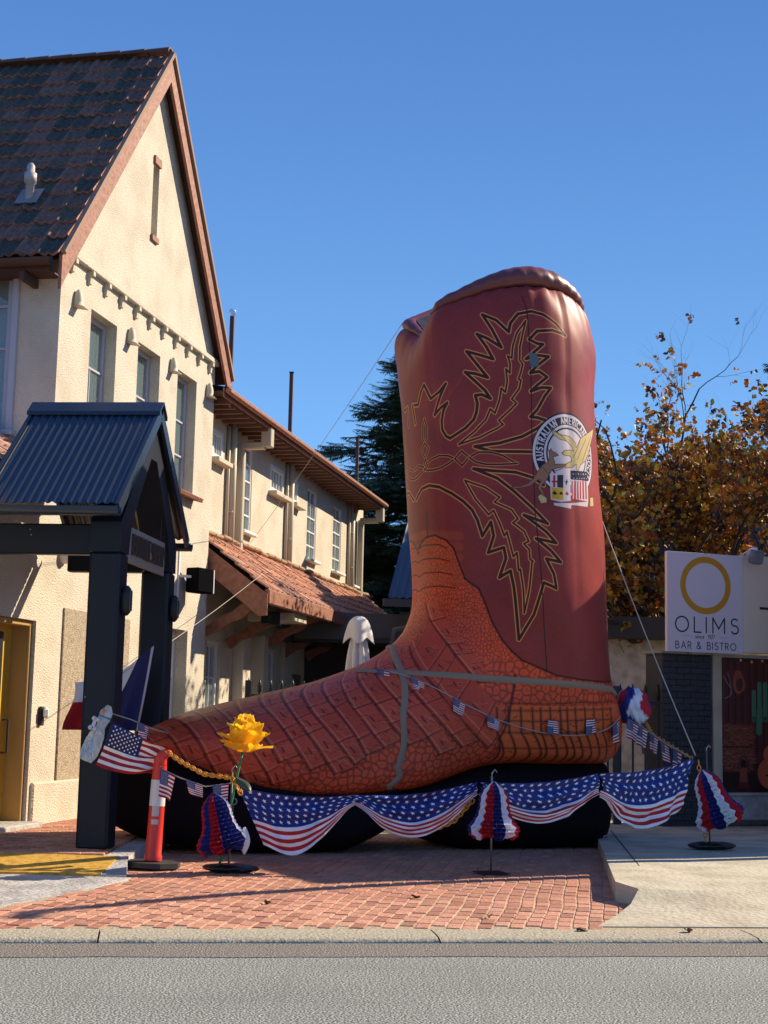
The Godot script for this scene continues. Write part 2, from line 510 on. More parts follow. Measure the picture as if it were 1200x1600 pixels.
# ---------------------------------------------------------------- hotel
func tile_mesh(top: Color, lip: Color, w: float, l: float) -> ArrayMesh:   # one interlocking clay tile: x across, z down the slope, y out of it
	var b := MB.new()
	var xs := [0.0, 0.10, 0.22, 0.36, 0.5, 0.62, 0.74, 0.9, 1.0]
	var ys := [0.044, 0.046, 0.004, 0.000, 0.030, 0.002, 0.000, 0.032, 0.040]
	for i in xs.size() - 1:
		var a0 := Vector3(xs[i] * w, ys[i] - 0.012, 0); var a1 := Vector3(xs[i + 1] * w, ys[i + 1] - 0.012, 0)
		var b0 := Vector3(xs[i] * w, ys[i] + 0.028, l); var b1 := Vector3(xs[i + 1] * w, ys[i + 1] + 0.028, l)
		b.col(top)
		b.quad(b0, b1, a1, a0)
		b.col(lip)
		b.quad(b0 - Vector3(0, 0.034, 0.004), b1 - Vector3(0, 0.034, 0.004), b1, b0)
		if i == xs.size() - 2:
			b.quad(b1 - Vector3(0, 0.034, 0), a1 - Vector3(0, 0.02, 0), a1, b1)
		if i == 0:
			b.quad(a0 - Vector3(0, 0.02, 0), b0 - Vector3(0, 0.034, 0), b0, a0)
	return b.done()

func lay_tiles(parent: Node, at: Transform3D, cols: int, rows: int, w: float, gauge: float, tops: Array, lip: Color, from_right := true) -> void:
	var shapes := []
	for t in tops:
		shapes.append(tile_mesh(t, lip, w * 1.01, gauge + 0.05))
	for r in rows:
		for c in cols:
			var cc := cols - 1 - c if from_right else c
			var k := rng.randi() % shapes.size()
			var t := Transform3D(Basis(Vector3.RIGHT, rng.randfn(0, 0.012)) * Basis(Vector3.UP, rng.randfn(0, 0.008)), Vector3(cc * w + rng.randfn(0, 0.004), rng.randf_range(0, 0.008), r * gauge + rng.randfn(0, 0.006)))
			put("tile", shapes[k], M.tile, parent, at * t)

func slope(o: Vector3, across: Vector3, down: Vector3) -> Transform3D:   # a frame for tiles
	var x := across.normalized()
	var z := down.normalized()
	return Transform3D(Basis(x, z.cross(x).normalized(), z), o)

# wall in the xy plane with openings [x0, y0, x1, y1], front face at z = 0, reveals of the given depth
func pierced(b: MB, x0: float, x1: float, y0: float, y1: float, holes: Array, depth: float) -> void:
	var xs := [x0, x1]; var ys := [y0, y1]
	for h in holes:
		xs.append(h[0]); xs.append(h[2]); ys.append(h[1]); ys.append(h[3])
	xs.sort(); ys.sort()
	for i in xs.size() - 1:
		for j in ys.size() - 1:
			if xs[i + 1] - xs[i] < 0.001 or ys[j + 1] - ys[j] < 0.001: continue
			var cx: float = (xs[i] + xs[i + 1]) / 2; var cy: float = (ys[j] + ys[j + 1]) / 2
			var open := false
			for h in holes:
				if cx > h[0] and cx < h[2] and cy > h[1] and cy < h[3]: open = true
			if open: continue
			b.quad(Vector3(xs[i], ys[j], 0), Vector3(xs[i + 1], ys[j], 0), Vector3(xs[i + 1], ys[j + 1], 0), Vector3(xs[i], ys[j + 1], 0))
	for h in holes:
		var p := [Vector3(h[0], h[1], 0), Vector3(h[2], h[1], 0), Vector3(h[2], h[3], 0), Vector3(h[0], h[3], 0)]
		var d := Vector3(0, 0, -depth)
		for i in 4:
			b.quad(p[i], p[i] + d, p[(i + 1) % 4] + d, p[(i + 1) % 4])

# a window: frame and bars round a pane, a curtain behind it. at: lower left corner on the wall face
func window(parent: Node, called: String, x: float, y: float, w: float, h: float, z: float, bars_v: Array, bars_h: Array, fm: Material, fw := 0.05, cm: Material = null) -> Node3D:
	var b := MB.new()
	b.box(Vector3(x + fw / 2, y + h / 2, z), Vector3(fw, h, 0.07), 0.008)
	b.box(Vector3(x + w - fw / 2, y + h / 2, z), Vector3(fw, h, 0.07), 0.008)
	b.box(Vector3(x + w / 2, y + fw / 2, z + 0.001), Vector3(w - fw * 2, fw, 0.072), 0.008)
	b.box(Vector3(x + w / 2, y + h - fw / 2, z + 0.001), Vector3(w - fw * 2, fw, 0.072), 0.008)
	for v in bars_v:
		b.box(Vector3(x + w * v[0], y + h * (v[1] + v[2]) / 2, z), Vector3(0.022, h * (v[2] - v[1]), 0.04), 0.004)
	for v in bars_h:
		b.box(Vector3(x + w / 2, y + h * v, z + 0.002), Vector3(w - fw * 2, 0.034, 0.046), 0.004)
	var f := put(called, b.done(), fm, parent)
	put("pane", bx(Vector3(w - fw * 2, h - fw * 2, 0.006)), M.glass, f, Transform3D(Basis(), Vector3(x + w / 2, y + h / 2, z - 0.004)))
	var c := sheet(24, 1, func(i, j): return Vector3(x + w * i / 24.0, y + h * j, z - 0.13 + 0.022 * sin(i * 1.9) + 0.01 * sin(i * 0.7)))
	put("curtain", c, cm if cm else M.curtain, f)
	put("room_back", bx(Vector3(w + 0.3, h + 0.3, 0.02)), M.room, f, Transform3D(Basis(), Vector3(x + w / 2, y + h / 2, z - 0.32)))
	return f

func build_hotel() -> void:
	var t := thing("gabled_hotel", "cream roughcast hotel with steep dark tiled roof and tall gable", "building", wall_frame)
	# --- the gable wall, facing the driveway
	var wins := [[0.4, 5.15, 1.35, 7.05], [2.2, 5.15, 3.15, 7.05], [3.97, 5.15, 4.92, 7.05]]
	var holes := wins.duplicate()
	holes.append([2.50, 8.8, 2.76, 9.95])
	holes.append([3.98, 0.1, 4.96, 2.9])
	holes.append([-1.86, 0.12, -0.82, 2.68])
	var b := MB.new()
	pierced(b, -0.62, 5.86, -0.1, 7.62, holes.slice(0, 3) + [holes[4]], 0.3)
	pierced(b, -8.0, -0.62, -0.1, 4.35, [holes[5]], 0.42)
	# the triangle, cut round the slit
	var ap := Vector3(2.62, 11.55, 0)
	var half := func(y: float) -> float: return 3.24 * (11.55 - y) / (11.55 - 7.62)
	var s := [2.50, 8.8, 2.76, 9.95]
	b.quad(Vector3(-0.62, 7.62, 0), Vector3(5.86, 7.62, 0), Vector3(2.62 + half.call(8.8), 8.8, 0), Vector3(2.62 - half.call(8.8), 8.8, 0))
	b.quad(Vector3(2.62 - half.call(8.8), 8.8, 0), Vector3(s[0], 8.8, 0), Vector3(s[0], 9.95, 0), Vector3(2.62 - half.call(9.95), 9.95, 0))
	b.quad(Vector3(s[2], 8.8, 0), Vector3(2.62 + half.call(8.8), 8.8, 0), Vector3(2.62 + half.call(9.95), 9.95, 0), Vector3(s[2], 9.95, 0))
	b.tri(Vector3(2.62 - half.call(9.95), 9.95, 0), Vector3(2.62 + half.call(9.95), 9.95, 0), ap)
	var p := [Vector3(s[0], s[1], 0), Vector3(s[2], s[1], 0), Vector3(s[2], s[3], 0), Vector3(s[0], s[3], 0)]
	for i in 4:
		b.quad(p[i], p[i] + Vector3(0, 0, -0.2), p[(i + 1) % 4] + Vector3(0, 0, -0.2), p[(i + 1) % 4])
	b.quad(p[0] + Vector3(0, 0, -0.2), p[1] + Vector3(0, 0, -0.2), p[2] + Vector3(0, 0, -0.2), p[3] + Vector3(0, 0, -0.2))
	# end walls and the walls that close the block
	b.quad(Vector3(5.86, -0.1, 0), Vector3(5.86, -0.1, -9), Vector3(5.86, 7.62, -9), Vector3(5.86, 7.62, 0))
	var gw := put("gable_wall", b.done(), M.stucco, t)
	# front wall, facing the street, with the big window near the corner
	b = MB.new()
	pierced(b, -9.0, 0.0, 4.0, 7.66, [[-2.6, 5.15, -0.66, 7.36]], 0.2)
	var fw := put("front_wall", b.done(), M.stucco, t, Transform3D(Basis(Vector3(0, 0, 1), Vector3.UP, Vector3(-1, 0, 0)), Vector3(-0.62, 0, 0)))
	# joins: the front frame has x towards the gable wall's outside, z towards the street
	var win_front := window(fw, "window", -2.6, 5.15, 1.94, 2.21, -0.06, [[0.33, 0.0, 1.0], [0.66, 0.0, 1.0], [0.82, 0, 1]], [0.5, 0.76], M.grey_trim, 0.09)
	b = MB.new()
	b.box(Vector3(-0.61, 6.25, 0.01), Vector3(0.09, 2.42, 0.10), 0.01)
	b.box(Vector3(-1.6, 5.11, 0.05), Vector3(2.16, 0.07, 0.20), 0.01)
	b.box(Vector3(-1.6, 7.43, 0.01), Vector3(2.16, 0.09, 0.10), 0.01)
	put("architrave", b.done(), M.grey_trim, fw)
	# --- window joinery
	for k in 3:
		var h: Array = wins[k]
		window(gw, "window", h[0], h[1], 0.95, 1.9, -0.2, [[0.5, 0.0, 0.62]], [0.32, 0.62], M.grey_trim, 0.06)
	for k in 3:
		var h: Array = wins[k]
		b = MB.new()
		for i in 14:      # bricks on edge, sloping out
			b.box(Vector3(h[0] - 0.05 + 0.08 * i, 5.09, 0.02), Vector3(0.072, 0.07, 0.30), 0.008, Basis(Vector3.RIGHT, 0.25))
		put("sill", b.done(), M.timber, gw)
	put("slit_brick", bx(Vector3(0.28, 0.13, 0.05), 0.005), M.timber, gw, Transform3D(Basis(), Vector3(2.63, 10.01, 0.012)))
	put("slit_brick", bx(Vector3(0.28, 0.09, 0.06), 0.005), M.timber, gw, Transform3D(Basis(), Vector3(2.63, 8.77, 0.012)))
	# --- corbelled band
	b = MB.new()
	b.box(Vector3(2.62, 7.58, 0.035), Vector3(6.5, 0.09, 0.09), 0.01)
	put("corbel_band", b.done(), M.stucco, t)
	var cm := MB.new()
	cm.extrude([Vector2(0, 0), Vector2(0.09, 0), Vector2(0.09, -0.06), Vector2(0.055, -0.08), Vector2(0.045, -0.17), Vector2(0, -0.18)], 0.075)
	var cmesh := cm.done()
	for i in 11:
		put("corbel", cmesh, M.cream_trim, t, Transform3D(Basis(Vector3.UP, -PI / 2), Vector3(-0.30 + i * 0.585, 7.52, 0.0)))
	# --- bell shaped wall vents
	for u in [-0.15, 1.80, 3.63, 5.46]:
		b = MB.new(true)
		var pr := []
		for i in 7:
			var a := PI / 2 * i / 6.0
			pr.append(Vector2(0.075 * cos(a), 0.23 * sin(a)))
		pr.insert(0, Vector2(0.095, -0.01)); pr.insert(0, Vector2(0.0, -0.012))
		b.lathe(pr, 14)
		var v := put("wall_vent", b.done(), M.cream_trim, t, Transform3D(Basis(), Vector3(u, 6.93, 0.045)))
		put("vent_hood", bx(Vector3(0.17, 0.018, 0.16), 0.006), M.cream_trim, v, Transform3D(Basis(Vector3.RIGHT, 0.15), Vector3(0.0, -0.022, 0.035)))
	# --- lower wall: rough panel, plinth, door
	b = MB.new()
	b.box(Vector3(1.15, 1.78, 0.012), Vector3(2.35, 2.25, 0.03), 0.006)
	put("rough_panel", b.done(), M.stucco_rough, t)
	b = MB.new()
	b.box(Vector3(1.6, 0.40, 0.015), Vector3(4.7, 0.56, 0.07), 0.02)
	put("plinth", b.done(), M.stucco, t)
	var door := MB.new()
	door.box(Vector3(-1.34, 1.38, -0.32), Vector3(1.02, 2.5, 0.05), 0.01)
	var d := put("door", door.done(), mat(0.62, 0.40, 0.05, 0.4), t)
	b = MB.new()
	b.box(Vector3(-1.46, 1.5, -0.28), Vector3(0.62, 2.05, 0.03), 0.01)
	put("glazed_leaf", b.done(), mat(0.03, 0.03, 0.04, 0.08), d)
	b = MB.new()
	b.tube([Vector3(-1.10, 1.05, -0.25), Vector3(-1.10, 1.05, -0.17), Vector3(-1.10, 1.45, -0.17), Vector3(-1.10, 1.45, -0.25)], 0.016, 8)
	put("door_handle", b.done(), M.black, d)
	b = MB.new()
	b.box(Vector3(-0.855, 1.42, -0.20), Vector3(0.06, 2.56, 0.30), 0.01)
	b.box(Vector3(-1.34, 2.64, -0.2), Vector3(0.91, 0.07, 0.30), 0.01)
	put("door_frame", b.done(), mat(0.40, 0.24, 0.075, 0.6), d)
	put("door_step", bx(Vector3(1.04, 0.1, 0.5), 0.015), M.grey_concrete, d, Transform3D(Basis(), Vector3(-1.34, 0.17, -0.02)))
	put("room_back", bx(Vector3(1.2, 2.8, 0.03)), M.room, d, Transform3D(Basis(), Vector3(-1.34, 1.4, -0.5)))
	# side doorway by the awning
	var sd := window(gw, "side_door", 3.98, 0.1, 0.98, 2.8, -0.24, [[0.5, 0.0, 1.0]], [0.33, 0.72], M.white_trim, 0.07)
	put("exit_sticker", bx(Vector3(0.2, 0.2, 0.01)), mat(0.05, 0.4, 0.25, 0.5), sd, Transform3D(Basis(), Vector3(4.62, 1.95, -0.19)))
	# --- the street side lean-to roof over the front rooms
	var lt := Node3D.new()
	lt.name = "lean_to_roof"; t.add_child(lt)
	var eave := Vector3(-7.6, 4.42, 0.32)
	b = MB.new()
	b.quad(Vector3(-7.6, 4.30, 0.30), Vector3(-0.63, 4.30, 0.30), Vector3(-0.63, 5.24, -1.06), Vector3(-7.6, 5.24, -1.06))
	b.quad(Vector3(-7.6, 4.24, 0.30), Vector3(-7.6, 5.18, -1.06), Vector3(-0.63, 5.18, -1.06), Vector3(-0.63, 4.24, 0.30))
	b.quad(Vector3(-7.6, 5.24, -1.06), Vector3(-0.63, 5.24, -1.06), Vector3(-0.63, 5.1, -9), Vector3(-7.6, 5.1, -9))
	b.quad(Vector3(-8.0, -0.1, -9), Vector3(-8.0, -0.1, 0), Vector3(-8.0, 5.0, 0), Vector3(-8.0, 5.0, -9))
	put("roof_boards", b.done(), M.dark_timber, lt)
	var terra := [lin(0.34, 0.105, 0.055), lin(0.27, 0.085, 0.05), lin(0.40, 0.14, 0.075), lin(0.22, 0.10, 0.065)]
	var dn := Vector3(0, -0.94, 1.36)
	lay_tiles(lt, slope(Vector3(-5.2, 5.34, -1.10), Vector3(1, 0, 0), dn), 15, 5, 0.302, 0.34, terra, lin(0.34, 0.12, 0.07))
	put("eave_fascia", bx(Vector3(7.0, 0.2, 0.04), 0.008), M.timber, lt, Transform3D(Basis(), Vector3(-4.12, 4.26, 0.36)))
	# --- main roof
	var roof := Node3D.new()
	roof.name = "roof"; t.add_child(roof)
	var over := 0.16
	var ridge := Vector3(2.62, 11.62, over)
	var foot_u := 3.62
	var rise := 4.34
	b = MB.new()
	for sgn in [-1.0, 1.0]:
		var f0 := Vector3(2.62 + sgn * foot_u, 11.70 - rise, over)
		var f1 := Vector3(2.62 + sgn * foot_u, 11.70 - rise, -9.0)
		var r0 := Vector3(2.62, 11.70, over); var r1 := Vector3(2.62, 11.70, -9.0)
		if sgn < 0: b.quad(f1, f0, r0, r1)
		else: b.quad(f0, f1, r1, r0)
		var dd := Vector3(0, -0.06, 0)
		b.quad(f0 + dd, f1 + dd, r1 + dd, r0 + dd)
	put("roof_boards", b.done(), M.dark_timber, roof)
	var darks := [lin(0.016, 0.013, 0.010), lin(0.026, 0.017, 0.012), lin(0.012, 0.011, 0.009), lin(0.040, 0.019, 0.013), lin(0.075, 0.026, 0.016)]
	var down_f := Vector3(-foot_u, -rise, 0)
	var down_b := Vector3(foot_u, -rise, 0)
	# street slope: across runs towards the gable (out of the wall)
	var fr := slope(Vector3(2.62, 11.74, over - 0.302 * 18), Vector3(0, 0, 1), down_f)
	lay_tiles(roof, fr, 18, 15, 0.302, 0.378, darks, lin(0.26, 0.055, 0.03))
	var bk := slope(Vector3(2.62, 11.74, over), Vector3(0, 0, -1), down_b)
	lay_tiles(roof, bk, 2, 15, 0.302, 0.376, darks + terra.slice(0, 1), lin(0.24, 0.08, 0.05), false)
	for i in 22:       # ridge capping
		b = MB.new()
		var arc := []
		for k in 7:
			var a := PI * k / 6.0
			arc.append(Vector2(cos(a) * 0.13, sin(a) * 0.10 - 0.02))
		for k in 6:
			var z0 := 0.0; var z1 := -0.42
			b.quad(Vector3(arc[k].x, arc[k].y + 0.015, z0), Vector3(arc[k].x, arc[k].y, z1), Vector3(arc[k + 1].x, arc[k + 1].y, z1), Vector3(arc[k + 1].x, arc[k + 1].y + 0.015, z0))
			b.quad(Vector3(arc[k].x * 0.9, arc[k].y - 0.012, z0), Vector3(arc[k].x, arc[k].y + 0.015, z0), Vector3(arc[k + 1].x, arc[k + 1].y + 0.015, z0), Vector3(arc[k + 1].x * 0.9, arc[k + 1].y - 0.012, z0))
		put("ridge_tile", b.done(), mat(0.10, 0.05, 0.035, 0.7), roof, Transform3D(Basis(Vector3.RIGHT, rng.randfn(0.0, 0.012)), Vector3(2.62, 11.77, over - i * 0.40)))
	# barge boards, lit on their faces
	for sgn in [-1.0, 1.0]:
		b = MB.new()
		var dirv := Vector2(sgn * foot_u, -rise).normalized()
		var nrm := Vector2(-dirv.y, dirv.x) * (1.0 if sgn > 0 else -1.0)
		var top := Vector2(2.62, 11.74)
		var end := top + dirv * 5.70
		var low := -nrm * 0.30 if nrm.y > 0 else nrm * 0.30
		b.extrude([top, end, end + Vector2(0.0, -0.46), end + Vector2(-sgn * 0.08, -0.34) , Vector2(2.62, 11.74 - 0.44)], 0.045, Transform3D(Basis(), Vector3(0, 0, over - 0.02)))
		put("barge_board", b.done(), M.timber, roof)
		b = MB.new()
		b.beam(Vector3(top.x, top.y + 0.02, over + 0.035), Vector3(end.x, end.y + 0.02, over + 0.035), 0.07, 0.06, Vector3(nrm.x, absf(nrm.y), 0))
		put("verge_mortar", b.done(), mat(0.30, 0.19, 0.13, 0.9), roof)
	# gutter and soffit of the street side
	b = MB.new(true)
	var gp := []
	for k in 9:
		var a := PI + PI * k / 8.0
		gp.append(Vector2(cos(a) * 0.085, sin(a) * 0.085))
	for k in 8:
		b.quad(Vector3(-1.13 + gp[k].x, 7.28 + gp[k].y, over - 0.08), Vector3(-1.13 + gp[k + 1].x, 7.28 + gp[k + 1].y, over - 0.08), Vector3(-1.13 + gp[k + 1].x, 7.28 + gp[k + 1].y, -9), Vector3(-1.13 + gp[k].x, 7.28 + gp[k].y, -9))
	b.smooth(false)
	b.box(Vector3(-1.03, 7.26, -4.5), Vector3(0.03, 0.16, 9.1))
	b.box(Vector3(-0.83, 7.18, -4.5), Vector3(0.42, 0.02, 9.0))
	put("gutter", b.done(), M.dark_timber, roof)
	for i in 8:
		put("rafter_end", bx(Vector3(0.46, 0.12, 0.07), 0.006), M.dark_timber, roof, Transform3D(Basis(), Vector3(-0.84, 7.10, -0.35 - i * 0.62)))
	# roof vent pipe
	var vp := MB.new(true)
	vp.lathe([Vector2(0.06, -0.3), Vector2(0.06, 0.22), Vector2(0.085, 0.225), Vector2(0.085, 0.36), Vector2(0.055, 0.37), Vector2(0.055, 0.46), Vector2(0.03, 0.50), Vector2(0, 0.51)], 14)
	var vpo := put("vent_pipe", vp.done(), mat(0.42, 0.38, 0.36, 0.5), t, Transform3D(Basis(), Vector3(-0.20, 8.44, -0.72)))
	put("flashing", bx(Vector3(0.36, 0.012, 0.32)), mat(0.22, 0.21, 0.22, 0.4), vpo, Transform3D(Basis(Vector3(0, 0, 1), 0.868), Vector3(0.0, 0.04, 0.0)))

# ---------------------------------------------------------------- the long wing behind, with its tiled awning
func build_wing() -> void:
	var o := wall_frame
	o.origin += wall_frame.basis.z * -0.4
	var t := thing("hotel_wing", "long two storey cream wing with brown eaves and a tiled awning", "building", o)
	var tall := [[8.87, 5.08, 9.62, 6.76], [14.05, 5.08, 14.88, 6.70], [16.6, 5.06, 17.45, 6.66], [18.62, 4.9, 19.1, 6.69]]
	var small := [[7.05, 6.17, 7.7, 6.72], [10.92, 6.15, 11.98, 6.72], [12.56, 6.15, 13.18, 6.70]]
	var doors := [[7.2, 0.1, 8.0, 2.88], [10.5, 0.1, 11.8, 2.92]]
	var b := MB.new()
	pierced(b, 5.87, 20.0, -0.1, 7.0, tall + small + doors, 0.16)
	b.quad(Vector3(20.0, -0.1, 0), Vector3(20.0, -0.1, -9), Vector3(20.0, 7.0, -9), Vector3(20.0, 7.0, 0))
	var w := put("wing_wall", b.done(), M.render_wing, t)
	for h in tall:
		window(w, "tall_window", h[0], h[1], h[2] - h[0], h[3] - h[1], -0.05, [[0.5, 0.0, 1.0]], [0.2, 0.4, 0.6, 0.8], M.white_trim, 0.05)
		put("window_sill", bx(Vector3(h[2] - h[0] + 0.16, 0.06, 0.16), 0.01), M.white_trim, w, Transform3D(Basis(), Vector3((h[0] + h[2]) / 2, h[1] - 0.03, 0.06)))
	for h in small:
		window(w, "small_window", h[0], h[1], h[2] - h[0], h[3] - h[1], -0.03, [[0.3, 0.0, 1.0], [0.5, 0.0, 1.0], [0.7, 0, 1]], [], M.white_trim, 0.10, mat(0.6, 0.6, 0.58))
		put("window_sill", bx(Vector3(h[2] - h[0] + 0.2, 0.09, 0.2), 0.01), M.cream_trim, w, Transform3D(Basis(), Vector3((h[0] + h[2]) / 2, h[1] - 0.05, 0.08)))
	for h in doors:
		window(w, "glazed_door", h[0], h[1], h[2] - h[0], h[3] - h[1], -0.09, [[0.5, 0.0, 1.0]], [0.34, 0.76], M.white_trim, 0.11)
	# eave: soffit boards, rafters, gutter and the roof slope behind
	b = MB.new()
	b.box(Vector3(12.55, 7.04, 0.28), Vector3(13.9, 0.03, 0.74))
	put("soffit", b.done(), M.dark_timber, t)
	var rm := bx(Vector3(0.07, 0.12, 0.72), 0.006)
	for i in 33:
		put("rafter", rm, mat(0.14, 0.07, 0.05, 0.7), t, Transform3D(Basis(), Vector3(6.0 + i * 0.41, 6.96, 0.27)))
	b = MB.new()
	b.box(Vector3(12.55, 7.03, 0.655), Vector3(13.9, 0.17, 0.03), 0.006)
	b.box(Vector3(12.55, 7.06, 0.735), Vector3(13.94, 0.11, 0.10), 0.03)
	put("gutter", b.done(), M.timber, t)
	b = MB.new()
	b.quad(Vector3(5.6, 7.12, 0.74), Vector3(19.55, 7.12, 0.74), Vector3(19.55, 7.9, -4.5), Vector3(5.6, 7.9, -4.5))
	put("roof_slope", b.done(), mat(0.10, 0.05, 0.035, 0.7), t)
	# downpipes
	for d in [[8.06, 0.0, 0.0], [12.25, 0.0, 0.0], [18.3, 0.0, 0.0]]:
		b = MB.new(true)
		b.tube([Vector3(d[0], 4.5, 0.09), Vector3(d[0], 6.98, 0.09)], 0.075, 12)
		b.tube([Vector3(d[0] - 0.16, 4.6, 0.05), Vector3(d[0] - 0.16, 6.9, 0.05)], 0.035, 8)
		var dp := put("downpipe", b.done(), M.pipe, t)
		for yy in [5.3, 6.2]:
			put("bracket", bx(Vector3(0.19, 0.035, 0.14), 0.005), M.pipe, dp, Transform3D(Basis(), Vector3(d[0], yy, 0.07)))
	for d in [8.55, 19.3]:
		b = MB.new()
		b.box(Vector3(d + 0.02, 6.80, 0.60), Vector3(0.22, 0.38, 0.20), 0.015)
		b.box(Vector3(d, 6.64, 0.33), Vector3(0.16, 0.14, 0.50), 0.02)
		b.box(Vector3(d, 5.6, 0.10), Vector3(0.17, 2.1, 0.14), 0.02)
		put("rain_head", b.done(), M.pipe, t)
	# awning
	var aw := Node3D.new()
	aw.name = "awning"; t.add_child(aw)
	var u0 := 6.0
	var u1 := 20.0
	var dn := Vector3(0, -1.04, 1.36)
	b = MB.new()
	b.quad(Vector3(u0, 3.70, 1.34), Vector3(u1, 3.70, 1.34), Vector3(u1, 4.68, 0.02), Vector3(u0, 4.68, 0.02))
	b.quad(Vector3(u0, 3.66, 1.34), Vector3(u0, 4.64, 0.02), Vector3(u1, 4.64, 0.02), Vector3(u1, 3.66, 1.34))
	put("awning_boards", b.done(), M.dark_timber, aw)
	var terra := [lin(0.38, 0.075, 0.032), lin(0.32, 0.062, 0.028), lin(0.42, 0.095, 0.04), lin(0.28, 0.07, 0.035), lin(0.22, 0.085, 0.05)]
	lay_tiles(aw, slope(Vector3(u0, 4.74, 0.0), Vector3(1, 0, 0), dn), 46, 5, 0.304, 0.345, terra, lin(0.30, 0.11, 0.065), false)
	b = MB.new()
	for i in 30:
		b.box(Vector3(u0 + 0.25 + i * 0.49, 4.76 + rng.randfn(0, 0.012), 0.09), Vector3(0.47, 0.07, 0.16), 0.02, Basis(Vector3(0, 0, 1), rng.randfn(0, 0.03)))
	put("flashing_mortar", b.done(), mat(0.34, 0.22, 0.14, 0.9), aw)
	b = MB.new()
	b.extrude([Vector2(0.0, 4.66), Vector2(1.44, 3.60), Vector2(1.44, 3.24), Vector2(1.30, 3.22), Vector2(0.0, 4.26)], 0.05, Transform3D(Basis(Vector3(0, 0, 1), Vector3.UP, Vector3(-1, 0, 0)), Vector3(u0 + 0.02, 0, 0)))
	put("barge_board", b.done(), M.timber, aw)
	b = MB.new()
	b.box(Vector3(9.55, 3.56, 1.42), Vector3(7.1, 0.26, 0.10), 0.02)
	put("fascia", b.done(), M.timber, aw)
	b = MB.new()
	b.box(Vector3(16.55, 3.52, 1.41), Vector3(6.9, 0.24, 0.10), 0.02)  # far run of the fascia, coloured black to stand in for shade
	put("gutter", b.done(), M.black, aw)
	put("beam_casing", bx(Vector3(0.9, 0.16, 0.9), 0.01), M.cream_trim, aw, Transform3D(Basis(), Vector3(8.6, 3.36, 0.9)))
	# scalloped brackets
	for i in 8:
		b = MB.new()
		var c := Vector2(0.06, 2.86); var d2 := Vector2(1.26, 3.52)
		var up := []; var lo := []
		for k in 25:
			var s := k / 24.0
			var pt := c.lerp(d2, s)
			var nn := Vector2(-(d2 - c).y, (d2 - c).x).normalized()
			up.append(pt + nn * (0.09 + 0.018 * sin(s * 19.0)))
			lo.append(pt - nn * (0.09 + 0.018 * sin(s * 19.0 + 1.5)))
		lo.reverse()
		b.extrude(up + lo, 0.09, Transform3D(Basis(Vector3(0, 0, 1), Vector3.UP, Vector3(-1, 0, 0)), Vector3(0, 0, 0)))
		put("bracket", b.done(), M.timber, aw, Transform3D(Basis(), Vector3(u0 + 0.35 + i * 1.95, 0, 0)))
	# piers between the doors
	for d in [[9.0, 0.5, 0.22], [10.05, 0.36, 0.30], [12.4, 0.6, 0.12], [14.6, 0.4, 0.12], [17.0, 0.5, 0.12]]:
		put("wall_pier", bx(Vector3(d[1], 3.2, d[2]), 0.015), M.render_wing, t, Transform3D(Basis(), Vector3(d[0], 1.5, d[2] / 2 - 0.004)))
	for d in [12.9, 15.4, 18.4]:
		put("wall_panel", bx(Vector3(0.9, 2.3, 0.04), 0.01), mat(0.16, 0.12, 0.10, 0.6), t, Transform3D(Basis(), Vector3(d + 0.4, 1.3, 0.015)))

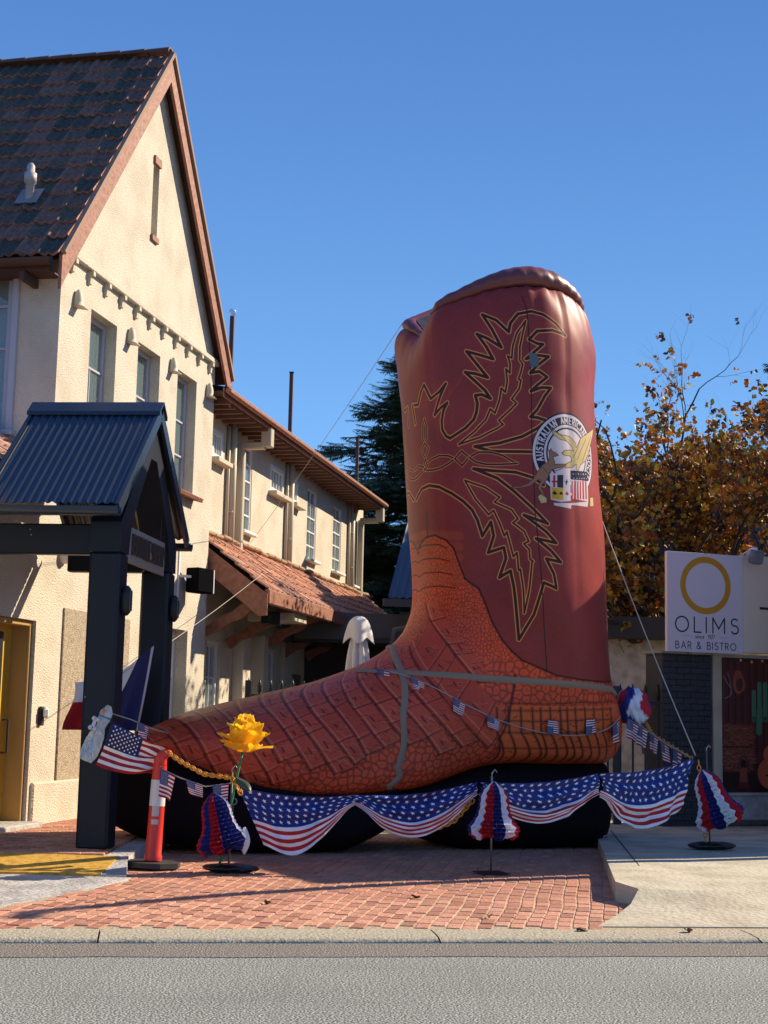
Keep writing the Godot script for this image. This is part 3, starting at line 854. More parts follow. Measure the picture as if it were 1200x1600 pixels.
# ---------------------------------------------------------------- the dark steel gateway
func build_gateway() -> void:
	var at := Transform3D(Basis(Vector3(0.995, 0, 0.1), Vector3.UP, Vector3(-0.1, 0, 0.995)), Vector3(-2.95, 0.15, -15.78))
	var t := thing("gateway", "dark blue steel gateway with small corrugated gable roof on square posts", "gateway", at)
	var span := -2.14
	for x in [0.0]:
		for z in [0.0, span]:
			put("post", bx(Vector3(0.34, 3.12, 0.34), 0.03), M.steel_blue, t, Transform3D(Basis(), Vector3(x, 1.56, z)))
		# the arch above the posts: legs curve into sloping rafters that meet under the ridge
		var b := MB.new()
		var o := [Vector2(0.17, 3.10), Vector2(0.17, 3.42), Vector2(-1.07, 4.80), Vector2(span - 0.17, 3.42), Vector2(span - 0.17, 3.10), Vector2(span + 0.17, 3.10)]
		for k in 7:
			var s := k / 6.0
			o.append(Vector2(span + 0.17 + 0.10 * s * s + 0.02 * s, 3.10 + 0.42 * s))
		o.append(Vector2(-1.07 - 0.13, 4.30)); o.append(Vector2(-1.07 + 0.13, 4.30))
		for k in 7:
			var s := 1.0 - k / 6.0
			o.append(Vector2(-0.17 - 0.10 * s * s - 0.02 * s, 3.10 + 0.42 * s))
		b.extrude(o, 0.34, Transform3D(Basis(Vector3(0, 0, 1), Vector3.UP, Vector3(-1, 0, 0)), Vector3(x + 0.17, 0.02, 0)))
		put("arch", b.done(), M.steel_blue, t)
	put("beam", bx(Vector3(1.83, 0.33, 0.16), 0.015), M.steel_blue, t, Transform3D(Basis(), Vector3(-1.085, 3.26, 0)))
	put("beam", bx(Vector3(0.95, 0.30, 0.16), 0.015), M.steel_blue, t, Transform3D(Basis(), Vector3(-0.65, 3.26, span)))
	for p in [Vector3(-0.86, 3.36, 0.083), Vector3(-0.845, 3.30, 0.083)]:
		var bolt := MB.new(true)
		bolt.lathe([Vector2(0, 0.0), Vector2(0.012, 0.001), Vector2(0.008, 0.008), Vector2(0, 0.01)], 8)
		put("bolt", bolt.done(), M.grey_steel, t, Transform3D(Basis(Vector3.RIGHT, PI / 2), p))
	# corrugated sheets, ridge cap, gutters
	for sgn in [1.0, -1.0]:
		var x0 := -1.30; var x1 := 0.24
		var n := 17 * 8
		var f := func(i: int, j: int) -> Vector3:
			var x := lerpf(x0, x1, float(i) / n)
			var s := float(j) / 2.0
			var bump := 0.020 * pow(absf(cos(PI * i / 8.0)), 3.0)
			return Vector3(x, lerpf(4.93, 3.58, s) + bump, span / 2 + sgn * lerpf(0.02, 1.60, s))
		put("roof_sheet", sheet(n, 2, f), M.roof_steel, t)
		var b := MB.new()
		var edge := MB.new()
		edge.beam(Vector3(x1 - 0.02, 4.86, span / 2 + sgn * 0.02), Vector3(x1 - 0.02, 3.53, span / 2 + sgn * 1.58), 0.04, 0.14, Vector3(0, 0.8, sgn * 0.6))
		put("verge_trim", edge.done(), M.roof_steel, t)
		b.beam(Vector3(x0 + 0.02, 4.86, span / 2 + sgn * 0.02), Vector3(x0 + 0.02, 3.53, span / 2 + sgn * 1.58), 0.04, 0.14, Vector3(0, 0.8, sgn * 0.6))
		put("verge_trim", b.done(), M.roof_steel, t)
		b = MB.new(true)
		var g := []
		for k in 10:
			var a := -0.3 + (PI + 0.6) * k / 9.0
			g.append(Vector2(cos(a) * 0.075, -sin(a) * 0.075))
		for k in 9:
			for q in [1.0, 0.9]:
				b.quad(Vector3(x0 - 0.02, 3.52 + g[k].y * q, span / 2 + sgn * 1.66 + g[k].x * q), Vector3(x1 + 0.02, 3.52 + g[k].y * q, span / 2 + sgn * 1.66 + g[k].x * q), Vector3(x1 + 0.02, 3.52 + g[k + 1].y * q, span / 2 + sgn * 1.66 + g[k + 1].x * q), Vector3(x0 - 0.02, 3.52 + g[k + 1].y * q, span / 2 + sgn * 1.66 + g[k + 1].x * q))
		put("gutter", b.done(), M.roof_steel, t)
	var b2 := MB.new()
	for sgn in [1.0, -1.0]:
		b2.beam(Vector3(-0.53, 5.0, span / 2 + sgn * 0.003), Vector3(-0.53, 4.86, span / 2 + sgn * 0.17), 1.58, 0.02, Vector3(0, 0.7, sgn * 0.7))
		b2.beam(Vector3(-0.53, 4.865, span / 2 + sgn * 0.165), Vector3(-0.53, 4.82, span / 2 + sgn * 0.175), 1.58, 0.02, Vector3(0, 0.3, sgn))
	put("ridge_cap", b2.done(), M.roof_steel, t)
	# the hanging sign
	var s := thing("hanging_sign", "brown grey hanging sign reading BOTTLE SHOP between the gateway posts", "sign", at)
	put("board", bx(Vector3(0.03, 0.40, 1.62), 0.008), mat(0.30, 0.26, 0.22, 0.5), s, Transform3D(Basis(), Vector3(0.12, 3.25, -1.07)))
	var tm := TextMesh.new()
	tm.text = "BOTTLE SHOP"
	tm.font = sys_font("Droid Sans")
	tm.font_size = 32
	tm.pixel_size = 0.0072
	tm.depth = 0.03
	put("lettering", tm, mat(0.07, 0.05, 0.04, 0.5), s, Transform3D(Basis(Vector3.UP, PI / 2).scaled_local(Vector3(1, 1.35, 1)), Vector3(0.155, 3.25, -1.07)))
	var b3 := MB.new()
	for z in [-0.45, -1.7]:
		b3.tube([Vector3(0.12, 3.44, z), Vector3(0.12, 3.95, z)], 0.008, 6)
	put("hanger", b3.done(), M.black, s)
	for k in 2:
		var l := thing("wall_light", ["black oval bulkhead light on the nearer gateway post", "black oval bulkhead light on the farther gateway post"][k], "light", at)
		var p := Vector3(0.17, [2.61, 2.68][k], [0.0, span][k])
		var e := MB.new(true)
		e.lathe([Vector2(0.0, 0.0), Vector2(0.075, 0.0), Vector2(0.085, 0.02), Vector2(0.085, 0.06), Vector2(0.07, 0.085), Vector2(0, 0.09)], 20)
		put("housing", e.done(), M.black, l, Transform3D(Basis(Vector3(0, 0, 1), -PI / 2).scaled_local(Vector3(1.9, 1, 1.0)), p))
		put("lens", bx(Vector3(0.012, 0.22, 0.10), 0.02), mat(0.06, 0.06, 0.07, 0.2), l, Transform3D(Basis(), p + Vector3(0.09, 0, 0)))

func sys_font(called: String) -> SystemFont:
	var f := SystemFont.new()
	f.font_names = PackedStringArray([called])
	return f

# ---------------------------------------------------------------- painting flat print
class Paint:
	var w: int
	var h: int
	var d := PackedByteArray()
	var ox := 0.0        # print metres to pixels
	var oy := 0.0
	var s := 1.0
	func _init(ww: int, hh: int, c: Color) -> void:
		w = ww; h = hh
		var im := Image.create_empty(w, h, false, Image.FORMAT_RGB8)
		im.fill(c)
		d = im.get_data()
	func frame(left: float, top: float, scale: float) -> void:
		ox = left; oy = top; s = scale
	func dab(x: int, y: int, c: Color, a: float) -> void:
		if x < 0 or y < 0 or x >= w or y >= h: return
		var i := (y * w + x) * 3
		d[i] = int(lerpf(d[i], c.r8, a)); d[i + 1] = int(lerpf(d[i + 1], c.g8, a)); d[i + 2] = int(lerpf(d[i + 2], c.b8, a))
	func stroke(pts: Array, width: float, c: Color, strength := 1.0, soft := 1.0) -> void:
		var r := width * s * 0.5
		for k in pts.size() - 1:
			var p := Vector2((pts[k].x - ox) * s, (oy - pts[k].y) * s)
			var q := Vector2((pts[k + 1].x - ox) * s, (oy - pts[k + 1].y) * s)
			var pad := r + soft + 1.0
			var dir := q - p
			var l2 := maxf(dir.length_squared(), 0.0001)
			var y0 := maxi(int(minf(p.y, q.y) - pad), 0); var y1 := mini(int(maxf(p.y, q.y) + pad), h - 1)
			for y in range(y0, y1 + 1):
				# the stretch of this row near the segment
				var xa := minf(p.x, q.x) - pad; var xb := maxf(p.x, q.x) + pad
				if absf(dir.y) > absf(dir.x) * 0.3:
					var xc := p.x + dir.x * (y - p.y) / dir.y
					var reach := pad * sqrt(l2) / absf(dir.y) + 1.0
					xa = maxf(xa, xc - reach); xb = minf(xb, xc + reach)
				for x in range(maxi(int(xa), 0), mini(int(xb), w - 1) + 1):
					var v := Vector2(x + 0.5, y + 0.5) - p
					var t := clampf(v.dot(dir) / l2, 0.0, 1.0)
					var a := clampf((r - (v - dir * t).length()) / soft + 0.5, 0.0, 1.0) * strength
					if a > 0.0: dab(x, y, c, a)
	func fill(pts: Array, c: Color, a := 1.0) -> void:
		var n := pts.size()
		var q := PackedVector2Array()
		var lo := 1e9; var hi := -1e9
		for p in pts:
			var v := Vector2((p.x - ox) * s, (oy - p.y) * s)
			q.append(v); lo = minf(lo, v.y); hi = maxf(hi, v.y)
		for y in range(maxi(int(lo), 0), mini(int(hi) + 1, h)):
			for sub in 2:
				var yy := y + 0.25 + 0.5 * sub
				var xs := []
				for i in n:
					var u := q[i]; var v := q[(i + 1) % n]
					if (u.y <= yy) != (v.y <= yy):
						xs.append(u.x + (v.x - u.x) * (yy - u.y) / (v.y - u.y))
				xs.sort()
				for k in range(0, xs.size() - 1, 2):
					for x in range(maxi(int(xs[k]), 0), mini(int(xs[k + 1]) + 1, w)):
						var cover := clampf(minf(x + 1.0, xs[k + 1]) - maxf(x, xs[k]), 0.0, 1.0)
						dab(x, y, c, cover * a * (0.5 if sub == 0 else 1.0))
	func disc(at: Vector2, r: float, c: Color, strength := 1.0) -> void:
		stroke([at, at + Vector2(0.00001, 0)], r * 2.0, c, strength)
	func texture() -> ImageTexture:
		return ImageTexture.create_from_image(Image.create_from_data(w, h, false, Image.FORMAT_RGB8, d))

func arc(c: Vector2, rx: float, ry: float, a0: float, a1: float, n := 24) -> Array:
	var r := []
	for i in n + 1:
		var a := deg_to_rad(lerpf(a0, a1, float(i) / n))
		r.append(c + Vector2(cos(a) * rx, sin(a) * ry))
	return r

func glyph(ch: String) -> Array:      # strokes of plain capitals in a box one high; the last entry is the advance
	match ch:
		"A": return [[Vector2(0, 0), Vector2(0.38, 1), Vector2(0.76, 0)], [Vector2(0.14, 0.34), Vector2(0.62, 0.34)], 0.95]
		"B": return [[Vector2(0, 0), Vector2(0, 1), Vector2(0.3, 1)] + arc(Vector2(0.3, 0.77), 0.2, 0.23, 90, -90, 10) + [Vector2(0, 0.54)], [Vector2(0.3, 0.54)] + arc(Vector2(0.33, 0.27), 0.25, 0.27, 90, -90, 10) + [Vector2(0, 0)], 0.78]
		"C": return [arc(Vector2(0.46, 0.5), 0.46, 0.5, 50, 310, 20), 0.95]
		"E": return [[Vector2(0.5, 1), Vector2(0, 1), Vector2(0, 0), Vector2(0.5, 0)], [Vector2(0, 0.52), Vector2(0.42, 0.52)], 0.72]
		"I": return [[Vector2(0, 0), Vector2(0, 1)], 0.27]
		"L": return [[Vector2(0, 1), Vector2(0, 0), Vector2(0.52, 0)], 0.68]
		"M": return [[Vector2(0, 0), Vector2(0, 1), Vector2(0.46, 0.28), Vector2(0.92, 1), Vector2(0.92, 0)], 1.2]
		"N": return [[Vector2(0, 0), Vector2(0, 1), Vector2(0.66, 0), Vector2(0.66, 1)], 0.92]
		"O": return [arc(Vector2(0.5, 0.5), 0.5, 0.5, 0, 360, 30), 1.2]
		"R": return [[Vector2(0, 0), Vector2(0, 1), Vector2(0.28, 1)] + arc(Vector2(0.28, 0.74), 0.24, 0.26, 90, -90, 10) + [Vector2(0, 0.48)], [Vector2(0.26, 0.48), Vector2(0.56, 0)], 0.78]
		"S": return [arc(Vector2(0.28, 0.76), 0.26, 0.24, 40, 255, 12) + arc(Vector2(0.28, 0.27), 0.28, 0.27, 80, -150, 14), 0.76]
		"T": return [[Vector2(0.33, 0), Vector2(0.33, 1)], [Vector2(0, 1), Vector2(0.66, 1)], 0.82]
		"U": return [[Vector2(0, 1), Vector2(0, 0.32)] + arc(Vector2(0.32, 0.32), 0.32, 0.32, 180, 360, 12) + [Vector2(0.64, 1)], 0.9]
		"&": return [[Vector2(0.72, 0), Vector2(0.18, 0.72)] + arc(Vector2(0.34, 0.82), 0.17, 0.18, 200, -20, 10) + [Vector2(0.1, 0.36)] + arc(Vector2(0.3, 0.24), 0.26, 0.24, 150, 320, 10) + [Vector2(0.72, 0.42)], 0.95]
		"s": return [arc(Vector2(0.2, 0.42), 0.17, 0.14, 50, 250, 8) + arc(Vector2(0.2, 0.15), 0.19, 0.15, 80, -140, 8), 0.52]
		"i": return [[Vector2(0.05, 0), Vector2(0.05, 0.55)], [Vector2(0.05, 0.76), Vector2(0.05, 0.8)], 0.24]
		"n": return [[Vector2(0, 0), Vector2(0, 0.56)], [Vector2(0, 0.36)] + arc(Vector2(0.2, 0.36), 0.2, 0.2, 180, 0, 8) + [Vector2(0.4, 0)], 0.58]
		"c": return [arc(Vector2(0.24, 0.28), 0.24, 0.28, 45, 315, 12), 0.54]
		"e": return [[Vector2(0.02, 0.3), Vector2(0.48, 0.3)] + arc(Vector2(0.25, 0.28), 0.24, 0.28, 5, 315, 14), 0.62]
		"1": return [[Vector2(0.05, 0.8), Vector2(0.24, 1), Vector2(0.24, 0)], 0.5]
		"9": return [arc(Vector2(0.27, 0.7), 0.26, 0.3, -10, 350, 16) + [Vector2(0.5, 0.4), Vector2(0.2, 0)], 0.7]
		"2": return [arc(Vector2(0.27, 0.74), 0.26, 0.26, 160, -35, 12) + [Vector2(0, 0), Vector2(0.56, 0)], 0.7]
		"7": return [[Vector2(0, 1), Vector2(0.55, 1), Vector2(0.18, 0)], 0.66]
		_: return [0.5]

func letters(p: Paint, text: String, at: Vector2, high: float, width: float, c: Color, wide := 1.0, gap := 0.0) -> float:
	var x := at.x
	for ch in text:
		var g := glyph(ch)
		for k in g.size() - 1:
			var q := []
			for v in g[k]: q.append(Vector2(x + v.x * high * wide, at.y + v.y * high))
			p.stroke(q, width, c)
		x += g[-1] * high * wide + gap
	return x

func printed(p: Paint, rough := 0.5) -> StandardMaterial3D:
	var m := StandardMaterial3D.new()
	m.albedo_texture = p.texture()
	m.roughness = rough
	return m

func face_mesh(w: float, h: float) -> ArrayMesh:     # an upright sheet, lower left at the origin, facing +z
	var b := MB.new()
	b.quad_uv(Vector3.ZERO, Vector3(w, 0, 0), Vector3(w, h, 0), Vector3(0, h, 0), Vector2(0, 1), Vector2(1, 1), Vector2(1, 0), Vector2(0, 0))
	return b.done()

# ---------------------------------------------------------------- the right: pillar, poster wall, sign
func build_right_side() -> void:
	var f := sign_frame
	var black_paint := ground_mat(lin(0.020, 0.024, 0.030), lin(0.027, 0.032, 0.04), lin(0.034, 0.04, 0.05), 0.03, 1.2, 0.6)
	var pil := thing("brick_pillar", "black painted brick pillar between the iron fence and the poster wall", "pillar", f)
	put("core", bx(Vector3(0.80, 2.46, 0.46)), black_paint, pil, Transform3D(Basis(), Vector3(0.42, 1.35, -0.25)))
	var bm := [bx(Vector3(0.231, 0.083, 0.05), 0.004), bx(Vector3(0.115, 0.083, 0.05), 0.004)]
	for r in 28:
		var y := 0.165 + r * 0.087
		var x := 0.0
		var k := r % 2
		while x < 0.80:
			var wd: float = 0.236 if k else 0.12
			k = 1
			if x + wd > 0.86: wd = 0.12
			put("brick", bm[0] if wd > 0.2 else bm[1], black_paint, pil, Transform3D(Basis(), Vector3(x + wd / 2, y, -0.02 + rng.randf_range(0, 0.004))))
			x += wd
	put("capping", bx(Vector3(0.9, 0.04, 0.56), 0.008), mat(0.30, 0.29, 0.26), pil, Transform3D(Basis(), Vector3(0.42, 2.60, -0.25)))
	var cp := thing("concrete_post", "weathered pale concrete post beside the poster", "post", f)
	put("shaft", bx(Vector3(0.15, 2.5, 0.3), 0.012), M.concrete, cp, Transform3D(Basis(), Vector3(0.922, 1.36, -0.12)))
	put("base", bx(Vector3(0.2, 0.1, 0.36), 0.012), M.concrete, cp, Transform3D(Basis(), Vector3(0.925, 0.14, -0.12)))
	var w := thing("poster_wall", "low grey rendered wall under the barn poster", "wall", f)
	put("panel", bx(Vector3(6.0, 2.5, 0.3), 0.01), M.grey_concrete, w, Transform3D(Basis(), Vector3(4.0, 1.36, -0.19)))
	put("ledge", bx(Vector3(6.0, 0.05, 0.36), 0.012), M.grey_concrete, w, Transform3D(Basis(), Vector3(4.0, 0.575, -0.185)))
	var bs := bx(Vector3(0.23, 0.08, 0.06), 0.007)
	for i in 20:
		put("brick", bs, mat(0.10, 0.085, 0.07, 0.9), w, Transform3D(Basis(), Vector3(1.1 + i * 0.24, 0.17, 0.0)))
	# the barn poster
	var p := Paint.new(640, 640, Color(0.30, 0.13, 0.14))
	p.frame(0.0, 1.96, 640 / 1.96)
	for i in 16:
		var x := i * 0.123 + 0.01
		p.stroke([Vector2(x, 0.5), Vector2(x + 0.004, 1.96)], 0.012, Color(0.12, 0.04, 0.05))
		p.stroke([Vector2(x + 0.05, 0.5), Vector2(x + 0.052, 1.96)], 0.02, Color(0.40, 0.19, 0.19), 0.6, 4.0)
	p.fill([Vector2(0, 0), Vector2(1.96, 0), Vector2(1.96, 0.45), Vector2(0, 0.40)], Color(0.14, 0.06, 0.05))
	p.stroke([Vector2(0, 1.30), Vector2(0.9, 1.30)], 0.02, Color(0.30, 0.16, 0.14))
	p.stroke([Vector2(0, 1.92), Vector2(1.96, 1.92)], 0.03, Color(0.25, 0.12, 0.10))
	for i in 5: p.disc(Vector2(0.36 + 0.19 * i, 1.925 - 0.02 * (i % 2)), 0.022, Color(0.95, 0.62, 0.38))
	p.fill([Vector2(0.10, 1.70), Vector2(0.42, 1.72), Vector2(0.42, 1.78), Vector2(0.10, 1.77)], Color(0.36, 0.13, 0.10))
	for i in 7: p.stroke(arc(Vector2(0.31 + 0.005 * i, 1.60 - 0.006 * i), 0.085 - 0.006 * (i % 3), 0.17 - 0.011 * i, 0, 360, 24), 0.012, Color(0.60 - 0.03 * (i % 3), 0.31, 0.22))
	p.stroke([Vector2(0.06, 1.68), Vector2(0.12, 1.58), Vector2(0.19, 1.50), Vector2(0.17, 1.40), Vector2(0.08, 1.36)], 0.014, Color(0.5, 0.46, 0.48))
	p.stroke([Vector2(0.13, 1.73), Vector2(0.17, 1.60), Vector2(0.20, 1.42)], 0.018, Color(0.42, 0.38, 0.40))
	for i in 900:
		var q := Vector2(rng.randf_range(0.02, 0.52), rng.randf_range(0.30, 0.98))
		var up := rng.randf_range(-0.4, 0.6)
		p.stroke([q, q + Vector2(rng.randf_range(0.03, 0.12), up * 0.09)], 0.008, Color(0.66, 0.38, 0.27).lerp(Color(0.32, 0.14, 0.11), rng.randf()), 0.9)
	p.stroke([Vector2(0.0, 0.66), Vector2(0.52, 0.66)], 0.02, Color(0.10, 0.04, 0.04), 0.8)
	for c in [[0.58, 0.66, 1.02, 1.46], [0.68, 0.58, 0.92, 1.58], [0.78, 0.70, 1.02, 1.58]]:
		p.stroke([Vector2(c[0], c[2] + 0.04), Vector2(c[0], c[3])], 0.075, Color(0.26, 0.48, 0.36))
		p.stroke([Vector2(c[0] - 0.015, c[2] + 0.05), Vector2(c[0] - 0.015, c[3])], 0.012, Color(0.34, 0.52, 0.40))
	p.stroke([Vector2(0.58, 1.08), Vector2(0.66, 1.02), Vector2(0.78, 1.08)], 0.06, Color(0.15, 0.33, 0.25))
	p.stroke([Vector2(0.665, 0.88), Vector2(0.68, 1.2)], 0.10, Color(0.26, 0.48, 0.36))
	p.fill([Vector2(0.31, 0.12), Vector2(0.46, 0.12), Vector2(0.44, 0.36), Vector2(0.33, 0.36)], Color(0.55, 0.25, 0.22))
	p.fill([Vector2(0.28, 0.06), Vector2(0.49, 0.06), Vector2(0.46, 0.15), Vector2(0.31, 0.15)], Color(0.38, 0.09, 0.11))
	p.fill([Vector2(0.33, 0.36), Vector2(0.44, 0.36), Vector2(0.42, 0.47), Vector2(0.35, 0.47)], Color(0.06, 0.02, 0.03))
	p.stroke(arc(Vector2(0.385, 0.32), 0.085, 0.2, 0, 180, 16), 0.012, Color(0.08, 0.03, 0.04))
	p.stroke(arc(Vector2(0.86, 0.28), 0.16, 0.16, 0, 360, 20), 0.14, Color(0.70, 0.34, 0.23))
	p.disc(Vector2(0.86, 0.27), 0.19, Color(0.70, 0.34, 0.23))
	p.disc(Vector2(0.88, 0.55), 0.145, Color(0.72, 0.36, 0.24))
	p.disc(Vector2(0.88, 0.45), 0.06, Color(0.10, 0.03, 0.03))
	p.stroke([Vector2(0.78, 0.25), Vector2(0.98, 0.23)], 0.025, Color(0.08, 0.03, 0.03))
	var po := thing("barn_poster", "dark barn poster with green cactus, hay bale, lantern and guitar", "poster", f)
	put("print", face_mesh(1.96, 1.96), printed(p, 0.45), po, Transform3D(Basis(), Vector3(1.0, 0.60, -0.022)))
	put("backing", bx(Vector3(1.97, 1.97, 0.012)), M.white_trim, po, Transform3D(Basis(), Vector3(1.98, 1.58, -0.031)))
	# sign board
	var s := thing("sign_board", "white square sign with gold ring reading OLIMS BAR & BISTRO", "sign", f)
	var k2 := Paint.new(900, 1010, Color(0.79, 0.77, 0.80))
	k2.frame(0.0, 1.43, 900 / 1.275)
	var ink := Color(0.03, 0.03, 0.05)
	k2.stroke(arc(Vector2(0.645, 0.965), 0.382, 0.372, 0, 360, 72), 0.092, Color(0.72, 0.53, 0.13))
	letters(k2, "OLIMS", Vector2(0.135, 0.285), 0.215, 0.021, ink, 1.0, 0.055)
	k2.stroke([Vector2(0.25, 0.224), Vector2(0.42, 0.224)], 0.004, Color(0.45, 0.4, 0.4))
	k2.stroke([Vector2(0.87, 0.222), Vector2(1.03, 0.222)], 0.004, Color(0.45, 0.4, 0.4))
	letters(k2, "since", Vector2(0.465, 0.198), 0.058, 0.0075, Color(0.12, 0.11, 0.12), 0.95, 0.004)
	letters(k2, "1927", Vector2(0.675, 0.198), 0.052, 0.0075, Color(0.12, 0.11, 0.12), 0.9, 0.0)
	letters(k2, "BAR", Vector2(0.135, 0.045), 0.098, 0.0125, ink, 1.0, 0.018)
	letters(k2, "&", Vector2(0.485, 0.045), 0.098, 0.0125, ink, 1.0, 0.018)
	letters(k2, "BISTRO", Vector2(0.665, 0.045), 0.098, 0.0125, ink, 0.94, 0.016)
	put("print", face_mesh(1.275, 1.43), printed(k2, 0.35), s, Transform3D(Basis(), Vector3(-0.10, 2.60, 0.303)))
	put("panel", bx(Vector3(1.28, 1.435, 0.06), 0.004), M.white_trim, s, Transform3D(Basis(), Vector3(0.538, 3.315, 0.271)))
	put("bracket", bx(Vector3(0.08, 0.3, 0.5)), M.grey_steel, s, Transform3D(Basis(), Vector3(0.45, 2.72, 0.0)))
	var c := thing("cream_sign_panel", "plain cream panel with a dark bar right of the white square sign", "sign", f)
	put("panel", bx(Vector3(3.6, 1.43, 0.1), 0.006), mat(0.62, 0.565, 0.47, 0.5), c, Transform3D(Basis(), Vector3(2.985, 3.335, 0.24)))
	put("bar", bx(Vector3(1.6, 0.035, 0.012), 0.003), M.black, c, Transform3D(Basis(), Vector3(2.28, 3.28, 0.297)))
	put("bracket", bx(Vector3(0.08, 0.3, 0.5)), M.grey_steel, c, Transform3D(Basis(), Vector3(2.6, 2.72, -0.06)))
	var fl := thing("floodlight", "small grey floodlight over the top edge of the signs", "light", f)
	var fb := MB.new()
	fb.box(Vector3.ZERO, Vector3(0.19, 0.20, 0.12), 0.02)
	put("housing", fb.done(), mat(0.10, 0.14, 0.19, 0.35), fl, Transform3D(Basis(Vector3.RIGHT, 0.35), Vector3(1.27, 4.0, 0.52)))
	put("glass", bx(Vector3(0.16, 0.16, 0.01)), mat(0.14, 0.18, 0.22, 0.1), fl, Transform3D(Basis(Vector3.RIGHT, 0.35), Vector3(1.27, 4.0, 0.52) + Basis(Vector3.RIGHT, 0.35) * Vector3(0, 0, 0.062)))
	fb = MB.new()
	fb.tube([Vector3(1.27, 4.05, 0.3), Vector3(1.29, 4.13, 0.34), Vector3(1.30, 4.13, 0.48), Vector3(1.27, 4.08, 0.52)], 0.02, 6)
	fb.tube([Vector3(1.2, 4.06, 0.28), Vector3(1.33, 4.16, 0.36), Vector3(1.42, 4.1, 0.33), Vector3(1.36, 4.06, 0.28)], 0.012, 6)
	put("arm", fb.done(), mat(0.75, 0.75, 0.73, 0.4), fl)
	# iron fence between hotel wing and pillar
	var fence := thing("iron_fence", "black iron fence with spear tops running behind the boot", "fence")
	var fa := Vector3(-2.05, 0, -23.1); var fz := Vector3(4.02, 0, -21.45)
	var along := (fz - fa).normalized()
	var fl_n := 35
	var pk := MB.new()
	pk.box(Vector3(0, 0.95, 0), Vector3(0.028, 1.9, 0.028))
	pk.smooth(true)
	pk.lathe([Vector2(0.012, 1.9), Vector2(0.036, 1.94), Vector2(0.03, 1.99), Vector2(0.036, 2.01), Vector2(0.022, 2.07), Vector2(0.0, 2.15)], 8)
	var pm := pk.done()
	for i in fl_n + 1:
		put("picket", pm, M.iron, fence, Transform3D(Basis(), fa.lerp(fz, float(i) / fl_n)))
	for y in [0.3, 1.86]:
		var rb := MB.new()
		rb.beam(fa + Vector3(0, y, 0), fz + Vector3(0, y, 0), 0.045, 0.05)
		put("rail", rb.done(), M.iron, fence)
	for q in [0.0, 0.42, 0.905]:
		put("fence_post", bx(Vector3(0.10, 2.1, 0.10), 0.01), M.iron, fence, Transform3D(Basis(), fa.lerp(fz, q) + Vector3(0, 1.05, 0.02)))

